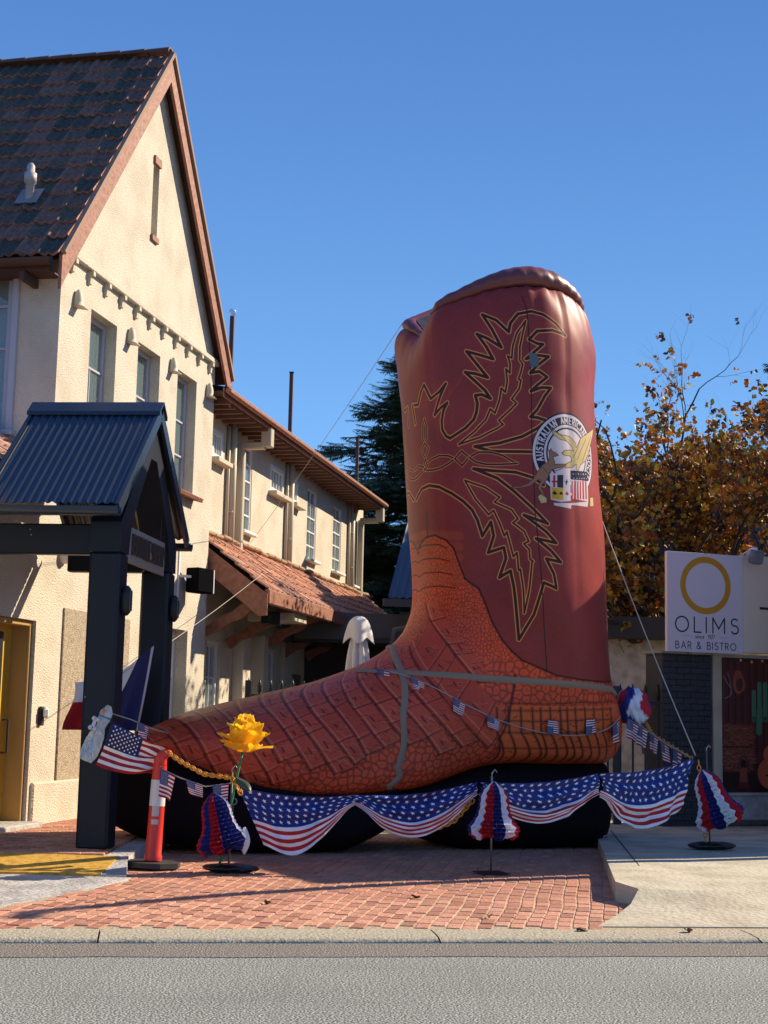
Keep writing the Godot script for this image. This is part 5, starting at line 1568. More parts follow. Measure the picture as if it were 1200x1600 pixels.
func build_boot() -> void:
	var t := thing("inflatable_boot", "giant brown inflatable cowboy boot with crocodile print foot and black sole", "inflatable boot", boot_at)
	# the printed skin
	var NT := 150; var NP := 168
	var st := SurfaceTool.new()
	st.begin(Mesh.PRIMITIVE_TRIANGLES)
	st.set_smooth_group(0)
	var wr := noise(0.7, 3, FastNoiseLite.TYPE_SIMPLEX_SMOOTH, 71)
	for i in NT + 1:
		var t0 := 16.0 * pow(float(i) / NT, 1.15)
		for j in NP + 1:
			var ph := lerpf(-PI, PI, float(j) / NP)
			var r := boot_point(t0, ph)
			var p: Vector3 = r[0]
			var mid := boot_ring(t0)
			var ctr := Vector3((mid[0] + mid[2]) / 2.0, (mid[1] + mid[3]) / 2.0, 0)
			var outw := (p - ctr).normalized()
			# slack pleats under the rim, soft dents elsewhere
			var slack := exp(-t0 * 2.6)
			var pleat := sin(ph * 34.0 + 2.0 * sin(ph * 5.0)) * 0.012 + 0.02 * wr.get_noise_2d(ph * 9.0, t0 * 1.2)
			p += outw * (pleat * slack - 0.10 * slack + 0.012 * wr.get_noise_2d(ph * 2.0, t0 * 0.9))
			# the pinched front of the rim
			var front := exp(-pow(ph / 0.30, 2.0)) * exp(-t0 * 1.1)
			p += Vector3(0.16, -0.16, 0) * front
			var fold := exp(-pow((absf(ph) - 0.5) / 0.16, 2.0)) * exp(-pow((t0 - 0.35) / 0.45, 2.0))
			p += outw * 0.08 * fold
			# long dimples where the seams pull
			p -= outw * 0.016 * exp(-pow((absf(ph) - 1.86) / 0.03, 2.0)) * clampf(1.0 - t0 / 8.0, 0, 1)
			p -= outw * 0.012 * exp(-pow((absf(ph) - 0.42) / 0.03, 2.0)) * clampf(1.0 - t0 / 5.0, 0, 1)
			st.set_uv(Vector2((r[1].x - UV_LEFT) / UV_SIZE, (UV_TOP - r[1].y) / UV_SIZE))
			st.add_vertex(p)
	for i in NT:
		for j in NP:
			var a := i * (NP + 1) + j
			for k in [a, a + 1, a + NP + 2, a, a + NP + 2, a + NP + 1]: st.add_index(k)
	st.generate_normals()
	put("upper", st.commit(), paint_boot(), t)
	# the rolled rim and the dark top inside it
	var prof := [Vector2(-0.05, 0.0), Vector2(0.015, 0.05), Vector2(0.03, 0.12), Vector2(0.0, 0.20), Vector2(-0.08, 0.265), Vector2(-0.20, 0.30), Vector2(-0.30, 0.285), Vector2(-0.38, 0.22)]
	var rim := func(i: int, j: int) -> Vector3:
		var ph := lerpf(-PI, PI, i / 168.0)
		var p: Vector3 = boot_point(0.0, ph)[0]
		var mid := boot_ring(0.0)
		var ctr := Vector3((mid[0] + mid[2]) / 2.0, 0, 0)
		var outw := Vector3(p.x - ctr.x, 0, p.z).normalized()
		var s: float = sin(absf(ph))
		var front := exp(-pow(ph / 0.30, 2.0))
		var fold := exp(-pow((absf(ph) - 0.5) / 0.16, 2.0))
		p += Vector3(0.16, -0.16, 0) * front + outw * (0.05 * fold - 0.10)
		var q: Vector2 = prof[j]
		var big := lerpf(0.35, 1.0, s * s) * (1.0 - 0.3 * front)
		var pl := 0.010 * sin(ph * 40.0 + j * 0.6) + 0.014 * wr.get_noise_2d(ph * 7.0, j * 0.7)
		return p + outw * (q.x * big + pl * (1.0 if j < 6 else 0.3)) + Vector3(0, q.y * big, 0)
	var rim_m := mat(0.17, 0.04, 0.038, 0.38)
	put("rolled_rim", sheet(168, prof.size() - 1, rim), rim_m, t)
	var cap := func(i: int, j: int) -> Vector3:
		var a: Vector3 = rim.call(i, prof.size() - 1)
		var c := Vector3(-0.35, 6.78, 0)
		var s := j / 6.0
		var p := a.lerp(c, s)
		p.y -= 0.10 * sin(s * PI) - 0.02
		return p
	put("top_lining", sheet(168, 6, cap), mat(0.02, 0.02, 0.024, 0.5), t)
	# sole of the foot: stations x, top, bottom, half width
	var sole := [[-5.22, 0.78, 0.66, 0.03], [-5.19, 0.98, 0.46, 0.20], [-5.06, 1.12, 0.29, 0.40], [-4.8, 1.14, 0.17, 0.62], [-4.45, 1.03, 0.09, 0.80], [-4.1, 0.90, 0.04, 0.92], [-3.6, 0.77, 0.0, 1.01], [-3.0, 0.69, 0.0, 1.03], [-2.5, 0.68, 0.02, 1.01], [-2.3, 0.69, 0.10, 0.99], [-1.95, 0.74, 0.28, 0.96], [-1.6, 0.80, 0.47, 0.92], [-1.1, 0.93, 0.60, 0.86], [-0.5, 1.02, 0.70, 0.84]]
	var body := func(st_: Array, n: float, wob: float) -> Callable:
		return func(i: int, j: int) -> Vector3:
			var k := j / 4.0
			var a: Array = st_[mini(int(k), st_.size() - 1)]; var b: Array = st_[mini(int(k) + 1, st_.size() - 1)]
			var f := k - int(k)
			var v := []
			for q in 4: v.append(lerpf(a[q], b[q], f))
			var ph := TAU * i / 48.0
			var c := cos(ph); var s := sin(ph)
			var yy: float = signf(s) * pow(absf(s), 2.0 / n)
			var zz: float = signf(c) * pow(absf(c), 2.0 / n)
			return Vector3(v[0] + wob * sin(j * 1.7) * 0.004, lerpf(v[2], v[1], yy * 0.5 + 0.5), zz * v[3] + wob * 0.008 * sin(j * 2.6 + ph))
	var sole_m := mat(0.010, 0.006, 0.007, 0.7)
	sole_m.metallic_specular = 0.2
	put("sole", sheet(48, (sole.size() - 1) * 4, body.call(sole, 3.4, 1.0)), sole_m, t)
	var heel := [[-1.22, 0.60, 0.45, 0.30], [-1.20, 0.92, 0.22, 0.70], [-1.10, 1.00, 0.07, 0.82], [-0.85, 1.05, 0.0, 0.87], [0.2, 1.09, 0.0, 0.90], [0.75, 1.09, 0.0, 0.86], [1.02, 1.09, 0.06, 0.72], [1.16, 1.08, 0.18, 0.50], [1.20, 1.00, 0.40, 0.30], [1.21, 0.8, 0.6, 0.05]]
	put("heel_block", sheet(48, (heel.size() - 1) * 4, body.call(heel, 3.6, 0.5)), sole_m, t)
	# welt between upper and sole
	for sg in [1.0, -1.0]:
		var welt := MB.new(true)
		var line := []
		for q in sole.slice(1, -3): line.append(Vector3(q[0], q[1] - 0.02, sg * q[3] * 0.97))
		welt.tube(line, 0.03, 8)
		put("welt", welt.done(), sole_m, t)
	# webbing straps
	var web := mat(0.30, 0.205, 0.135, 0.85)
	var across := [[9.15, 0.22], [9.03, 0.365], [8.88, 0.501], [8.7, 0.621], [8.51, 0.724], [8.32, 0.818], [8.11, 0.914], [7.9, 1.02], [7.7, 1.14], [7.48, 1.26], [7.27, 1.39], [7.07, 1.53], [6.87, 1.7], [6.68, 1.9], [6.53, 2.12], [6.4, 2.38], [6.37, 2.8], [6.36, 3.14]]
	var down := [[7.55, -0.3], [7.7, 0.1], [8.1, 0.318], [8.48, 0.52], [8.85, 0.707], [9.2, 0.891], [9.53, 1.08], [9.83, 1.26], [10.1, 1.44], [10.3, 1.6], [10.5, 1.77], [10.7, 1.94], [10.9, 2.12], [11, 2.32], [11.2, 2.53], [11.2, 2.6]]
	put("strap", strap(across, 0.04), web, t)
	var mirror := []
	for q in across: mirror.append([q[0], -q[1]])
	put("strap", strap(mirror, 0.04), web, t)
	put("strap", strap(down, 0.04), web, t)
	# hold-down rings and ropes to the ground
	for q in [[Vector3(-3.95, 0.62, 0.97), Vector3(-4.0, 0.03, 1.02)], [Vector3(0.86, 0.16, 0.86), Vector3(0.9, 0.02, 1.0)]]:
		var r := MB.new(true)
		var loop := []
		for k in 13: loop.append(q[0] + Vector3(cos(TAU * k / 12.0) * 0.035, sin(TAU * k / 12.0) * 0.035, 0.01))
		r.tube(loop, 0.008, 6, false)
		r.tube([q[0] + Vector3(0, -0.035, 0.01), q[1]], 0.007, 6)
		put("tether", r.done(), M.grey_steel, t)
	# guy ropes
	var ends := [
		["right guy rope running from the boot leg down to the bunting post", boot_at * Vector3(1.02, 4.45, 0.3), Vector3(3.68, 1.22, -17.32)],
		["left guy rope running from the boot top to the hotel wall", boot_at * Vector3(-1.5, 6.7, -0.3), wall_frame * Vector3(9.6, 4.9, -0.38)],
		["thin line between the gateway post and the tiled awning", Vector3(-3.10, 1.72, -15.58), wall_frame * Vector3(6.1, 3.95, 0.9)]]
	for q in ends:
		var r := MB.new(true)
		var line := []
		for k in 13:
			var s := k / 12.0
			line.append((q[1] as Vector3).lerp(q[2], s) + Vector3(0, -0.10 * sin(PI * s) * 0.6, 0))
		r.tube(line, 0.008 if q[0].begins_with("right") else 0.0045, 6)
		tag(put("guy_rope", r.done(), M.rope), q[0], "rope", "ropes around the boot")

func strap(way: Array, half: float) -> ArrayMesh:      # webbing that lies on the boot
	var line := []
	for i in way.size() - 1:
		for k in 6:
			line.append(Vector2(way[i][0], way[i][1]).lerp(Vector2(way[i + 1][0], way[i + 1][1]), k / 6.0))
	line.append(Vector2(way[-1][0], way[-1][1]))
	var p := []
	var nr := []
	for q in line:
		p.append(boot_surface(q.x, q.y, 0.016))
		nr.append((boot_surface(q.x, q.y, 0.1) - boot_surface(q.x, q.y, 0.0)).normalized())
	return sheet(p.size() - 1, 3, func(i, j):
		var tg: Vector3 = (p[mini(i + 1, p.size() - 1)] - p[maxi(i - 1, 0)]).normalized()
		var side: Vector3 = tg.cross(nr[i]).normalized()
		return p[i] + side * half * (j / 1.5 - 1.0) + nr[i] * (0.006 if j == 1 or j == 2 else -0.01))

# ---------------------------------------------------------------- bunting, bells, stands
func star(p: Paint, c: Vector2, r: float, col: Color, turn := 0.0) -> void:
	var q := []
	for k in 10:
		var a := PI / 2 + turn + TAU * k / 10.0
		q.append(c + Vector2(cos(a), sin(a)) * (r if k % 2 == 0 else r * 0.42))
	p.fill(q, col)

func table(a: Array, s: float) -> float:       # smooth curve through evenly spaced values
	var x := s * (a.size() - 1)
	var i := clampi(int(x), 0, a.size() - 2)
	return cubic_interpolate(a[i], a[i + 1], a[maxi(i - 1, 0)], a[mini(i + 2, a.size() - 1)], x - i)

func cloth_mat(p: Paint) -> StandardMaterial3D:
	var m := printed(p, 0.75)
	m.backlight_enabled = true
	m.backlight = Color(0.25, 0.25, 0.25)
	return m

func swag(label: String, m: Material, a: Vector3, b: Vector3, drop: Array, blue: Array, pull_l: float, pull_r: float, seed_: int) -> void:
	var wv := noise(1.0, 2, FastNoiseLite.TYPE_SIMPLEX_SMOOTH, seed_)
	var along := (b - a).normalized()
	var front := Vector3.UP.cross(along).normalized() * -1.0
	if front.z < 0.0: front = -front
	var f := func(i: int, j: int) -> Vector3:
		var s := i / 64.0
		var v := j / 28.0
		var bl := table(blue, s); var dr := table(drop, s)
		var down := bl * v / 0.6 if v < 0.6 else lerpf(bl, dr, (v - 0.6) / 0.4)
		var rel := down / 0.6
		var p := a.lerp(b, s) + Vector3(0, -0.05 * sin(PI * s) - down, 0)
		p += along * (pull_l * (1.0 - s) + pull_r * s) * rel
		# folds that fan out from the gathered ends
		var fold := sin(v * 22.0 * (0.5 + bl) + 3.0 * s) * 0.026 * sin(PI * clampf(s, 0.02, 0.98)) + 0.045 * wv.get_noise_2d(s * 3.0, v * 3.6) + 0.016 * sin(s * 23.0 + v * 5.0 + 3.0 * wv.get_noise_1d(s * 2.0)) * (0.3 + v) + 0.012 * wv.get_noise_2d(s * 9.0, v * 5.0)
		return p + front * (fold + 0.05 * sin(PI * v) * bl)
	var uv := func(i: int, j: int) -> Vector2: return Vector2(i / 64.0 + 0.03 * sin(j * 0.3), j / 28.0)
	var o := put("flag_bunting", sheet(64, 28, f, uv), m)
	tag(o, label, "bunting", "starred bunting swags")

func bell_mesh(high: float, rad: float, colors: Array, seed_: int, n := 36) -> ArrayMesh:
	var r2 := RandomNumberGenerator.new()
	r2.seed = seed_
	var prof := [0.05, 0.30, 0.46, 0.54, 0.57, 0.59, 0.62, 0.67, 0.76, 0.90, 1.0, 0.96, 0.78]
	var rows := 15
	var st := SurfaceTool.new()
	st.begin(Mesh.PRIMITIVE_TRIANGLES)
	st.set_smooth_group(-1)
	var pt := func(i: int, j: int) -> Vector3:
		var s := j / float(rows)
		var r: float = table(prof, s) * rad
		var jog := 0.5 if j % 2 else 0.0
		var a := TAU * (i + jog) / n
		var dep := 1.0 - 0.10 * ((i + j) % 2) 
		return Vector3(cos(a) * r * dep, high * (1.0 - s) + (0.02 if s > 0.93 else 0.0) * sin(a * 6.0), sin(a) * r * dep)
	var per := n / 12
	for j in rows:
		for i in n:
			var c: Color = colors[int(i / per) % colors.size()]
			c = Color(c.r * r2.randf_range(0.85, 1.05), c.g * r2.randf_range(0.85, 1.05), c.b * r2.randf_range(0.85, 1.05))
			var a: Vector3 = pt.call(i, j); var b: Vector3 = pt.call(i + 1, j)
			var d: Vector3 = pt.call(i, j + 1); var e: Vector3 = pt.call(i + 1, j + 1)
			# each cell of the honeycomb is a little pocket
			var m := (a + b + d + e) * 0.25
			m = Vector3(m.x * 0.70, m.y, m.z * 0.70)
			st.set_color(c)
			for q in [[a, b], [b, e], [e, d], [d, a]]:
				st.add_vertex(q[0]); st.add_vertex(q[1]); st.add_vertex(m)
	st.generate_normals()
	return st.commit()

func stand(label: String, at: Vector3, high: float, lean: float, bag: bool, plate_turn: float) -> Node3D:
	var o := thing("bunting_stand", label, "stand", Transform3D(Basis(), at), "bunting stands")
	var b := MB.new(true)
	b.tube([Vector3(0, 0.02, 0), Vector3(lean * high, high, 0)], 0.011, 8)
	put("pole", b.done(), M.grey_steel if not bag else mat(0.10, 0.09, 0.07, 0.5), o)
	b = MB.new(true)
	b.tube([Vector3(lean * high, high - 0.03, 0), Vector3(lean * high, high + 0.03, 0), Vector3(lean * high + 0.03, high + 0.07, 0), Vector3(lean * high + 0.05, high + 0.04, 0)], 0.007, 6)
	put("hook", b.done(), M.grey_steel, o)
	if bag:
		var w := noise(2.2, 3, FastNoiseLite.TYPE_SIMPLEX_SMOOTH, 90)
		var f := func(i: int, j: int) -> Vector3:
			var a := TAU * i / 48.0
			var s := j / 12.0
			var rr := sin(PI * s)
			var sq := pow(absf(cos(a)), 4.0) + pow(absf(sin(a)), 4.0)
			var k := pow(sq, -0.2)
			var pinch := 1.0 + 0.16 * pow(absf(cos(a)), 14.0)
			return Vector3(cos(a) * 0.25 * k * rr * pinch, 0.045 - 0.045 * cos(PI * s) + 0.018 * w.get_noise_2d(cos(a) * rr, sin(a) * rr) * rr, sin(a) * 0.14 * k * rr * (1.0 + 0.1 * w.get_noise_1d(a)))
		put("weight_bag", sheet(48, 12, f), mat(0.012, 0.013, 0.014, 0.28), o, Transform3D(Basis(Vector3.UP, plate_turn), Vector3(0.02, 0.0, 0)))
	else:
		put("base_plate", bx(Vector3(0.30, 0.008, 0.30), 0.002), mat(0.045, 0.045, 0.05, 0.4, 0.5), o, Transform3D(Basis(Vector3.UP, plate_turn), Vector3(0, 0.014, 0)))
	return o

func build_bunting() -> void:
	# printed cloth: stars over stripes
	var p := Paint.new(1024, 512, Color(0.085, 0.165, 0.46))
	p.frame(0.0, 1.0, 512.0)
	for r in 5:
		for c in 13:
			star(p, Vector2(0.06 + c * 0.155 + 0.077 * (r % 2), 0.945 - r * 0.115), 0.042, Color(0.93, 0.93, 0.95), rng.randf_range(-0.4, 0.4))
	for k in 7:
		p.fill([Vector2(0, 0.402 - k * 0.058), Vector2(2, 0.402 - k * 0.058), Vector2(2, 0.402 - (k + 1) * 0.058), Vector2(0, 0.402 - (k + 1) * 0.058)], Color(0.92, 0.90, 0.91) if k % 2 == 0 else Color(0.70, 0.09, 0.14))
	var cm := cloth_mat(p)
	var a := Vector3(-1.40, 0.86, -14.98); var b := Vector3(-0.23, 0.80, -15.12); var c := Vector3(1.02, 0.945, -15.36)
	var d := Vector3(2.40, 1.03, -16.28); var e := Vector3(3.66, 1.19, -17.30)
	swag("leftmost starred swag, hung from the rose stand with its loose striped corner", cm, a, b, [0.55, 0.60, 0.52, 0.34, 0.10], [0.31, 0.33, 0.29, 0.20, 0.075], 0.30, 0.0, 3)
	swag("starred swag between the leftmost swag and the middle paper bell", cm, b, c, [0.10, 0.34, 0.44, 0.36, 0.14], [0.07, 0.22, 0.29, 0.22, 0.09], 0.0, 0.0, 4)
	swag("starred swag right of the middle paper bell, under the boot heel", cm, c + Vector3(0.04, 0, 0), d, [0.13, 0.34, 0.43, 0.38, 0.22], [0.09, 0.23, 0.30, 0.26, 0.17], 0.0, 0.0, 5)
	swag("rightmost starred swag, tied to the post beside the black pillar", cm, d + Vector3(0.03, 0, -0.02), e, [0.26, 0.52, 0.63, 0.62, 0.56], [0.19, 0.33, 0.38, 0.37, 0.34], 0.0, -0.28, 6)
	# stands and paper bells
	stand("stand with black weight bag beneath the yellow rose", Vector3(-1.46, 0.026, -14.93), 0.98, 0.0, true, -0.1)
	stand("stand on a flat square plate in the middle of the driveway", Vector3(1.17, 0.026, -15.36), 0.98, 0.0, false, 0.35)
	stand("stand with black weight bag on the concrete slab", Vector3(3.85, 0.15, -17.36), 1.12, -0.03, true, 0.1)
	var R := Color(0.55, 0.015, 0.03); var W := Color(0.80, 0.80, 0.84); var B := Color(0.02, 0.03, 0.20)
	var bm := StandardMaterial3D.new()
	bm.vertex_color_use_as_albedo = true
	bm.roughness = 0.8
	bm.backlight_enabled = true
	bm.backlight = Color(0.35, 0.35, 0.35)
	var mid := put("paper_bell", bell_mesh(0.56, 0.275, [W, B, R, W, B, R], 7), bm, null, Transform3D(Basis(Vector3.UP, 2.55), Vector3(1.18, 0.40, -15.20)))
	tag(mid, "middle red white and blue honeycomb paper bell, hanging straight between swags", "paper bell", "honeycomb paper bells")
	var lf := put("paper_bell", bell_mesh(0.58, 0.27, [B, R, W, B, B, R], 8), bm, null, Transform3D(Basis(Vector3(0, 0, 1), 0.24) * Basis(Vector3.UP, 1.2), Vector3(-1.50, 0.24, -14.84)))
	tag(lf, "left paper bell blown sideways below the yellow rose", "paper bell", "honeycomb paper bells")
	var rt := put("paper_bell", bell_mesh(0.66, 0.30, [W, B, R, W, B, R], 9), bm, null, Transform3D(Basis(Vector3(0, 0, 1), 0.36) * Basis(Vector3.UP, 2.1), Vector3(3.98, 0.44, -17.28)))
	tag(rt, "right paper bell tilted over the concrete slab, with sunlit white flank", "paper bell", "honeycomb paper bells")
	# loose paper ball by the heel
	var bl := SurfaceTool.new()
	bl.begin(Mesh.PRIMITIVE_TRIANGLES)
	bl.set_smooth_group(0)
	var pn := noise(3.0, 3, FastNoiseLite.TYPE_SIMPLEX_SMOOTH, 33)
	for j in 25:
		for i in 49:
			var th := PI * j / 24.0; var ph := TAU * i / 48.0
			var v := Vector3(sin(th) * cos(ph), cos(th), sin(th) * sin(ph))
			var q := v * 0.21 * (1.0 + 0.22 * pn.get_noise_3dv(v * 0.8) + 0.05 * sin(ph * 14.0))
			var k := int(floor((ph + 0.4 * sin(th * 3.0) + 0.6 * v.y) / TAU * 7.0 + 14.0)) % 3
			bl.set_color([W, B, R][k])
			bl.add_vertex(Vector3(q.x, q.y * 1.15, q.z))
	for j in 24:
		for i in 48:
			var aa := j * 49 + i
			for k in [aa, aa + 1, aa + 50, aa, aa + 50, aa + 49]: bl.add_index(k)
	bl.generate_normals()
	tag(put("paper_ball", bl.commit(), bm, null, Transform3D(Basis(Vector3(0, 0, 1), 0.4), Vector3(3.25, 1.78, -19.0))), "crumpled red white and blue tissue ball behind the boot heel", "paper decoration")
	# little flags on a string: a piece of printed cloth
	var fp := flag_print(256, 160)
	var fm := cloth_mat(fp)
	var strings := [
		["string of small flags draped across the boot foot and heel", boot_line([[8.95, 0.53], [8.87, 0.704], [8.84, 0.892], [8.89, 1.11], [8.94, 1.36], [8.92, 1.59], [8.8, 1.77], [8.6, 1.9], [8.3, 1.98], [7.89, 2.09], [7.43, 2.25], [6.95, 2.43]]), [[0.0, 0.2], [0.16, 0.13], [0.33, 0.16], [0.45, 0.14], [0.68, -0.17], [0.83, -0.19], [0.955, 0.24]]],
		["string of small flags hanging from the bollard to the rose stand", [Vector3(-2.17, 1.02, -14.99), Vector3(-1.98, 0.94, -14.95), Vector3(-1.72, 0.86, -14.92), Vector3(-1.46, 0.90, -14.90)], [[0.12, 0.26], [0.52, 0.13], [0.86, 0.19]]],
		["string of small flags along the chain beside the iron fence", [Vector3(3.05, 1.62, -18.2), Vector3(3.22, 1.52, -18.1), Vector3(3.42, 1.34, -17.8), Vector3(3.64, 1.20, -17.42)], [[0.10, 0.22], [0.30, 0.24], [0.5, 0.2], [0.66, 0.22], [0.84, 0.26]]],
		["string of small flags from the gateway post to the boot toe", [Vector3(-2.80, 1.56, -15.52), Vector3(-2.62, 1.50, -15.7), Vector3(-2.42, 1.40, -16.0), Vector3(-2.3, 1.36, -16.2)], [[0.5, 0.16]]]]
	for s in strings:
		var o := thing("flag_string", s[0], "flag string", Transform3D(), "strings of small flags")
		var tb := MB.new(true)
		tb.tube(s[1], 0.006, 5)
		put("string", tb.done(), M.rope, o)
		for q in s[2]:
			var n: int = s[1].size() - 1
			var k := clampi(int(q[0] * n), 0, n - 1)
			var at: Vector3 = (s[1][k] as Vector3).lerp(s[1][k + 1], q[0] * n - k)
			var dir: Vector3 = ((s[1][k + 1] as Vector3) - s[1][k]).normalized()
			var h: float = q[1]
			var tw := rng.randf_range(-0.5, 0.5)
			var wd := 0.17 if absf(h) > 0.15 else 0.19
			var ff := func(i: int, j: int) -> Vector3:
				var u := i / 6.0 - 0.5; var v := j / 6.0
				return at + dir * u * wd * (1.0 - 0.25 * v) + Vector3(0.05 * tw * v, -h * v, 0.0) + Vector3(dir.z, 0, -dir.x).normalized() * -1.0 * (0.012 + 0.03 * sin(u * 6.0 + tw * 5.0) * v) 
			put("small_flag", sheet(6, 6, ff), fm, o)
	# national flag tied between gateway and bollard
	var big := cloth_mat(flag_print(1024, 640))
	var fl := noise(1.0, 3, FastNoiseLite.TYPE_SIMPLEX_SMOOTH, 52)
	var tl := Vector3(-2.74, 1.47, -15.30); var tr := Vector3(-2.12, 1.20, -15.12); var br := Vector3(-2.20, 0.98, -15.12); var bl2 := Vector3(-2.90, 1.03, -15.34)
	var fg := func(i: int, j: int) -> Vector3:
		var u := i / 48.0; var v := j / 28.0
		var q := tl.lerp(tr, u).lerp(bl2.lerp(br, u), v)
		q += Vector3(0, -0.05 * sin(PI * u) * v, 0.0)
		var bunch := smoothstep(0.5, 1.0, u)
		q.z += 0.03 * sin(v * 7.0 + u * 3.0) + bunch * 0.05 * sin(v * 24.0 + 2.0 * u) + 0.03 * fl.get_noise_2d(u * 3.0, v * 3.0)
		q.y += bunch * 0.03 * sin(v * 15.0 + u * 8.0)
		return q
	tag(put("stars_and_stripes_flag", sheet(48, 28, fg), big), "large stars and stripes flag tied sideways from gateway to bollard", "flag")
	# blue, white and red flag behind the gateway posts
	var tp := Paint.new(512, 320, Color(0.90, 0.86, 0.84))
	tp.frame(0, 0.625, 512.0)
	tp.fill([Vector2(0, 0), Vector2(1, 0), Vector2(1, 0.36), Vector2(0, 0.36)], Color(0.68, 0.05, 0.09))
	tp.fill([Vector2(0.52, 0), Vector2(1, 0), Vector2(1, 0.625), Vector2(0.80, 0.625), Vector2(0.62, 0.36), Vector2(0.52, 0.22)], Color(0.15, 0.15, 0.33))
	tp.fill([Vector2(0.965, 0), Vector2(1, 0), Vector2(1, 0.625), Vector2(0.965, 0.625)], Color(0.80, 0.76, 0.76))
	var q0 := Vector3(-3.50, 1.90, -17.0); var q1 := Vector3(-2.68, 2.36, -17.42); var q2 := Vector3(-2.82, 1.36, -17.42); var q3 := Vector3(-3.58, 1.36, -17.0)
	var tg := func(i: int, j: int) -> Vector3:
		var u := i / 40.0; var v := j / 24.0
		var q := q0.lerp(q1, u).lerp(q3.lerp(q2, u), v)
		q += Vector3(0.03 * sin(v * 5.0) * (1.0 - u), -0.12 * sin(PI * u) * (1.0 - v), 0.07 * sin(u * 17.0 + v * 2.0) * (0.35 + 0.65 * v))
		return q
	tag(put("tricolour_flag", sheet(40, 24, tg), cloth_mat(tp)), "navy, white and red flag hung behind the gateway posts", "flag")
	# pale foil pennant on the gateway post
	var pp := Paint.new(128, 320, Color(0.72, 0.76, 0.76))
	pp.frame(0, 2.5, 128.0)
	for i in 60:
		var z := Vector2(rng.randf_range(0.05, 0.95), rng.randf_range(0.1, 1.9))
		pp.stroke([z, z + Vector2(rng.randf_range(-0.15, 0.15), rng.randf_range(-0.3, 0.3)), z + Vector2(rng.randf_range(-0.2, 0.2), rng.randf_range(-0.4, 0.1))], 0.03, [Color(0.42, 0.62, 0.74), Color(0.78, 0.72, 0.58), Color(0.9, 0.9, 0.9)][i % 3], 0.7)
	pp.fill([Vector2(0, 1.95), Vector2(1, 1.95), Vector2(1, 2.02), Vector2(0, 2.02)], Color(0.25, 0.45, 0.62))
	pp.fill([Vector2(0.05, 2.05), Vector2(0.5, 2.05), Vector2(0.45, 2.3), Vector2(0.1, 2.3)], Color(0.74, 0.55, 0.47))
	var pz := noise(6.0, 3, FastNoiseLite.TYPE_SIMPLEX_SMOOTH, 58)
	var s0 := Vector3(-2.80, 1.64, -15.40); var s1 := Vector3(-3.02, 1.07, -15.40)
	var pf := func(i: int, j: int) -> Vector3:
		var u := i / 10.0 - 0.5; var v := j / 30.0
		var wide: float = table([0.05, 0.13, 0.125, 0.10, 0.15, 0.18, 0.19, 0.18, 0.13], v)
		var q := s0.lerp(s1, v) + Vector3(0.93, -0.36, 0) * u * wide
		q.z += 0.025 * cos(u * PI) + 0.04 * pz.get_noise_2d(u * 0.6, v * 1.6)
		return q
	var foil := printed(pp, 0.32)
	var pe := thing("foil_pennant", "pale blue and white printed foil hanging on the near gateway post", "decoration")
	put("foil", sheet(10, 30, pf), foil, pe)
	var bt := MB.new(true)
	for q in [[Vector2(-0.05, 0.018), 0.026], [Vector2(-0.05, -0.022), 0.026], [Vector2(0.05, 0.018), 0.024], [Vector2(0.05, -0.022), 0.024]]:
		bt.lathe([Vector2(0, -0.008), Vector2(q[1], -0.008), Vector2(q[1], 0.008), Vector2(0, 0.008)], 14, Transform3D(Basis(Vector3.RIGHT, PI / 2), Vector3(q[0].x, q[0].y, 0)))
	bt.smooth(false)
	bt.box(Vector3.ZERO, Vector3(0.1, 0.034, 0.014))
	put("hanging_tag", bt.done(), mat(0.55, 0.57, 0.62, 0.5), pe, Transform3D(Basis(Vector3(0, 0, 1), 1.25), Vector3(-2.945, 1.455, -15.36)))

func flag_print(w: int, h: int) -> Paint:
	var p := Paint.new(w, h, Color(0.90, 0.87, 0.86))
	var k := float(w)
	p.frame(0.0, float(h) / w, k)
	var H := float(h) / w
	for i in 13:
		if i % 2 == 0:
			p.fill([Vector2(0, H - i * H / 13), Vector2(1, H - i * H / 13), Vector2(1, H - (i + 1) * H / 13), Vector2(0, H - (i + 1) * H / 13)], Color(0.60, 0.06, 0.10))
	var cw := 0.55
	p.fill([Vector2(0, H), Vector2(cw, H), Vector2(cw, H * 6.0 / 13), Vector2(0, H * 6.0 / 13)], Color(0.05, 0.10, 0.32))
	for r in 9:
		for c in (6 if r % 2 == 0 else 5):
			star(p, Vector2(cw * (0.12 + (c + (0.5 if r % 2 else 0.0)) * 0.155), H - H * 7.0 / 13 * (0.1 + r * 0.1)), 0.019, Color(0.90, 0.90, 0.94))
	return p

func boot_line(way: Array) -> Array:
	var r := []
	for i in way.size() - 1:
		for k in 5:
			var q := Vector2(way[i][0], way[i][1]).lerp(Vector2(way[i + 1][0], way[i + 1][1]), k / 5.0)
			r.append(boot_at * boot_surface(q.x, q.y, 0.05))
	r.append(boot_at * boot_surface(way[-1][0], way[-1][1], 0.05))
	return r

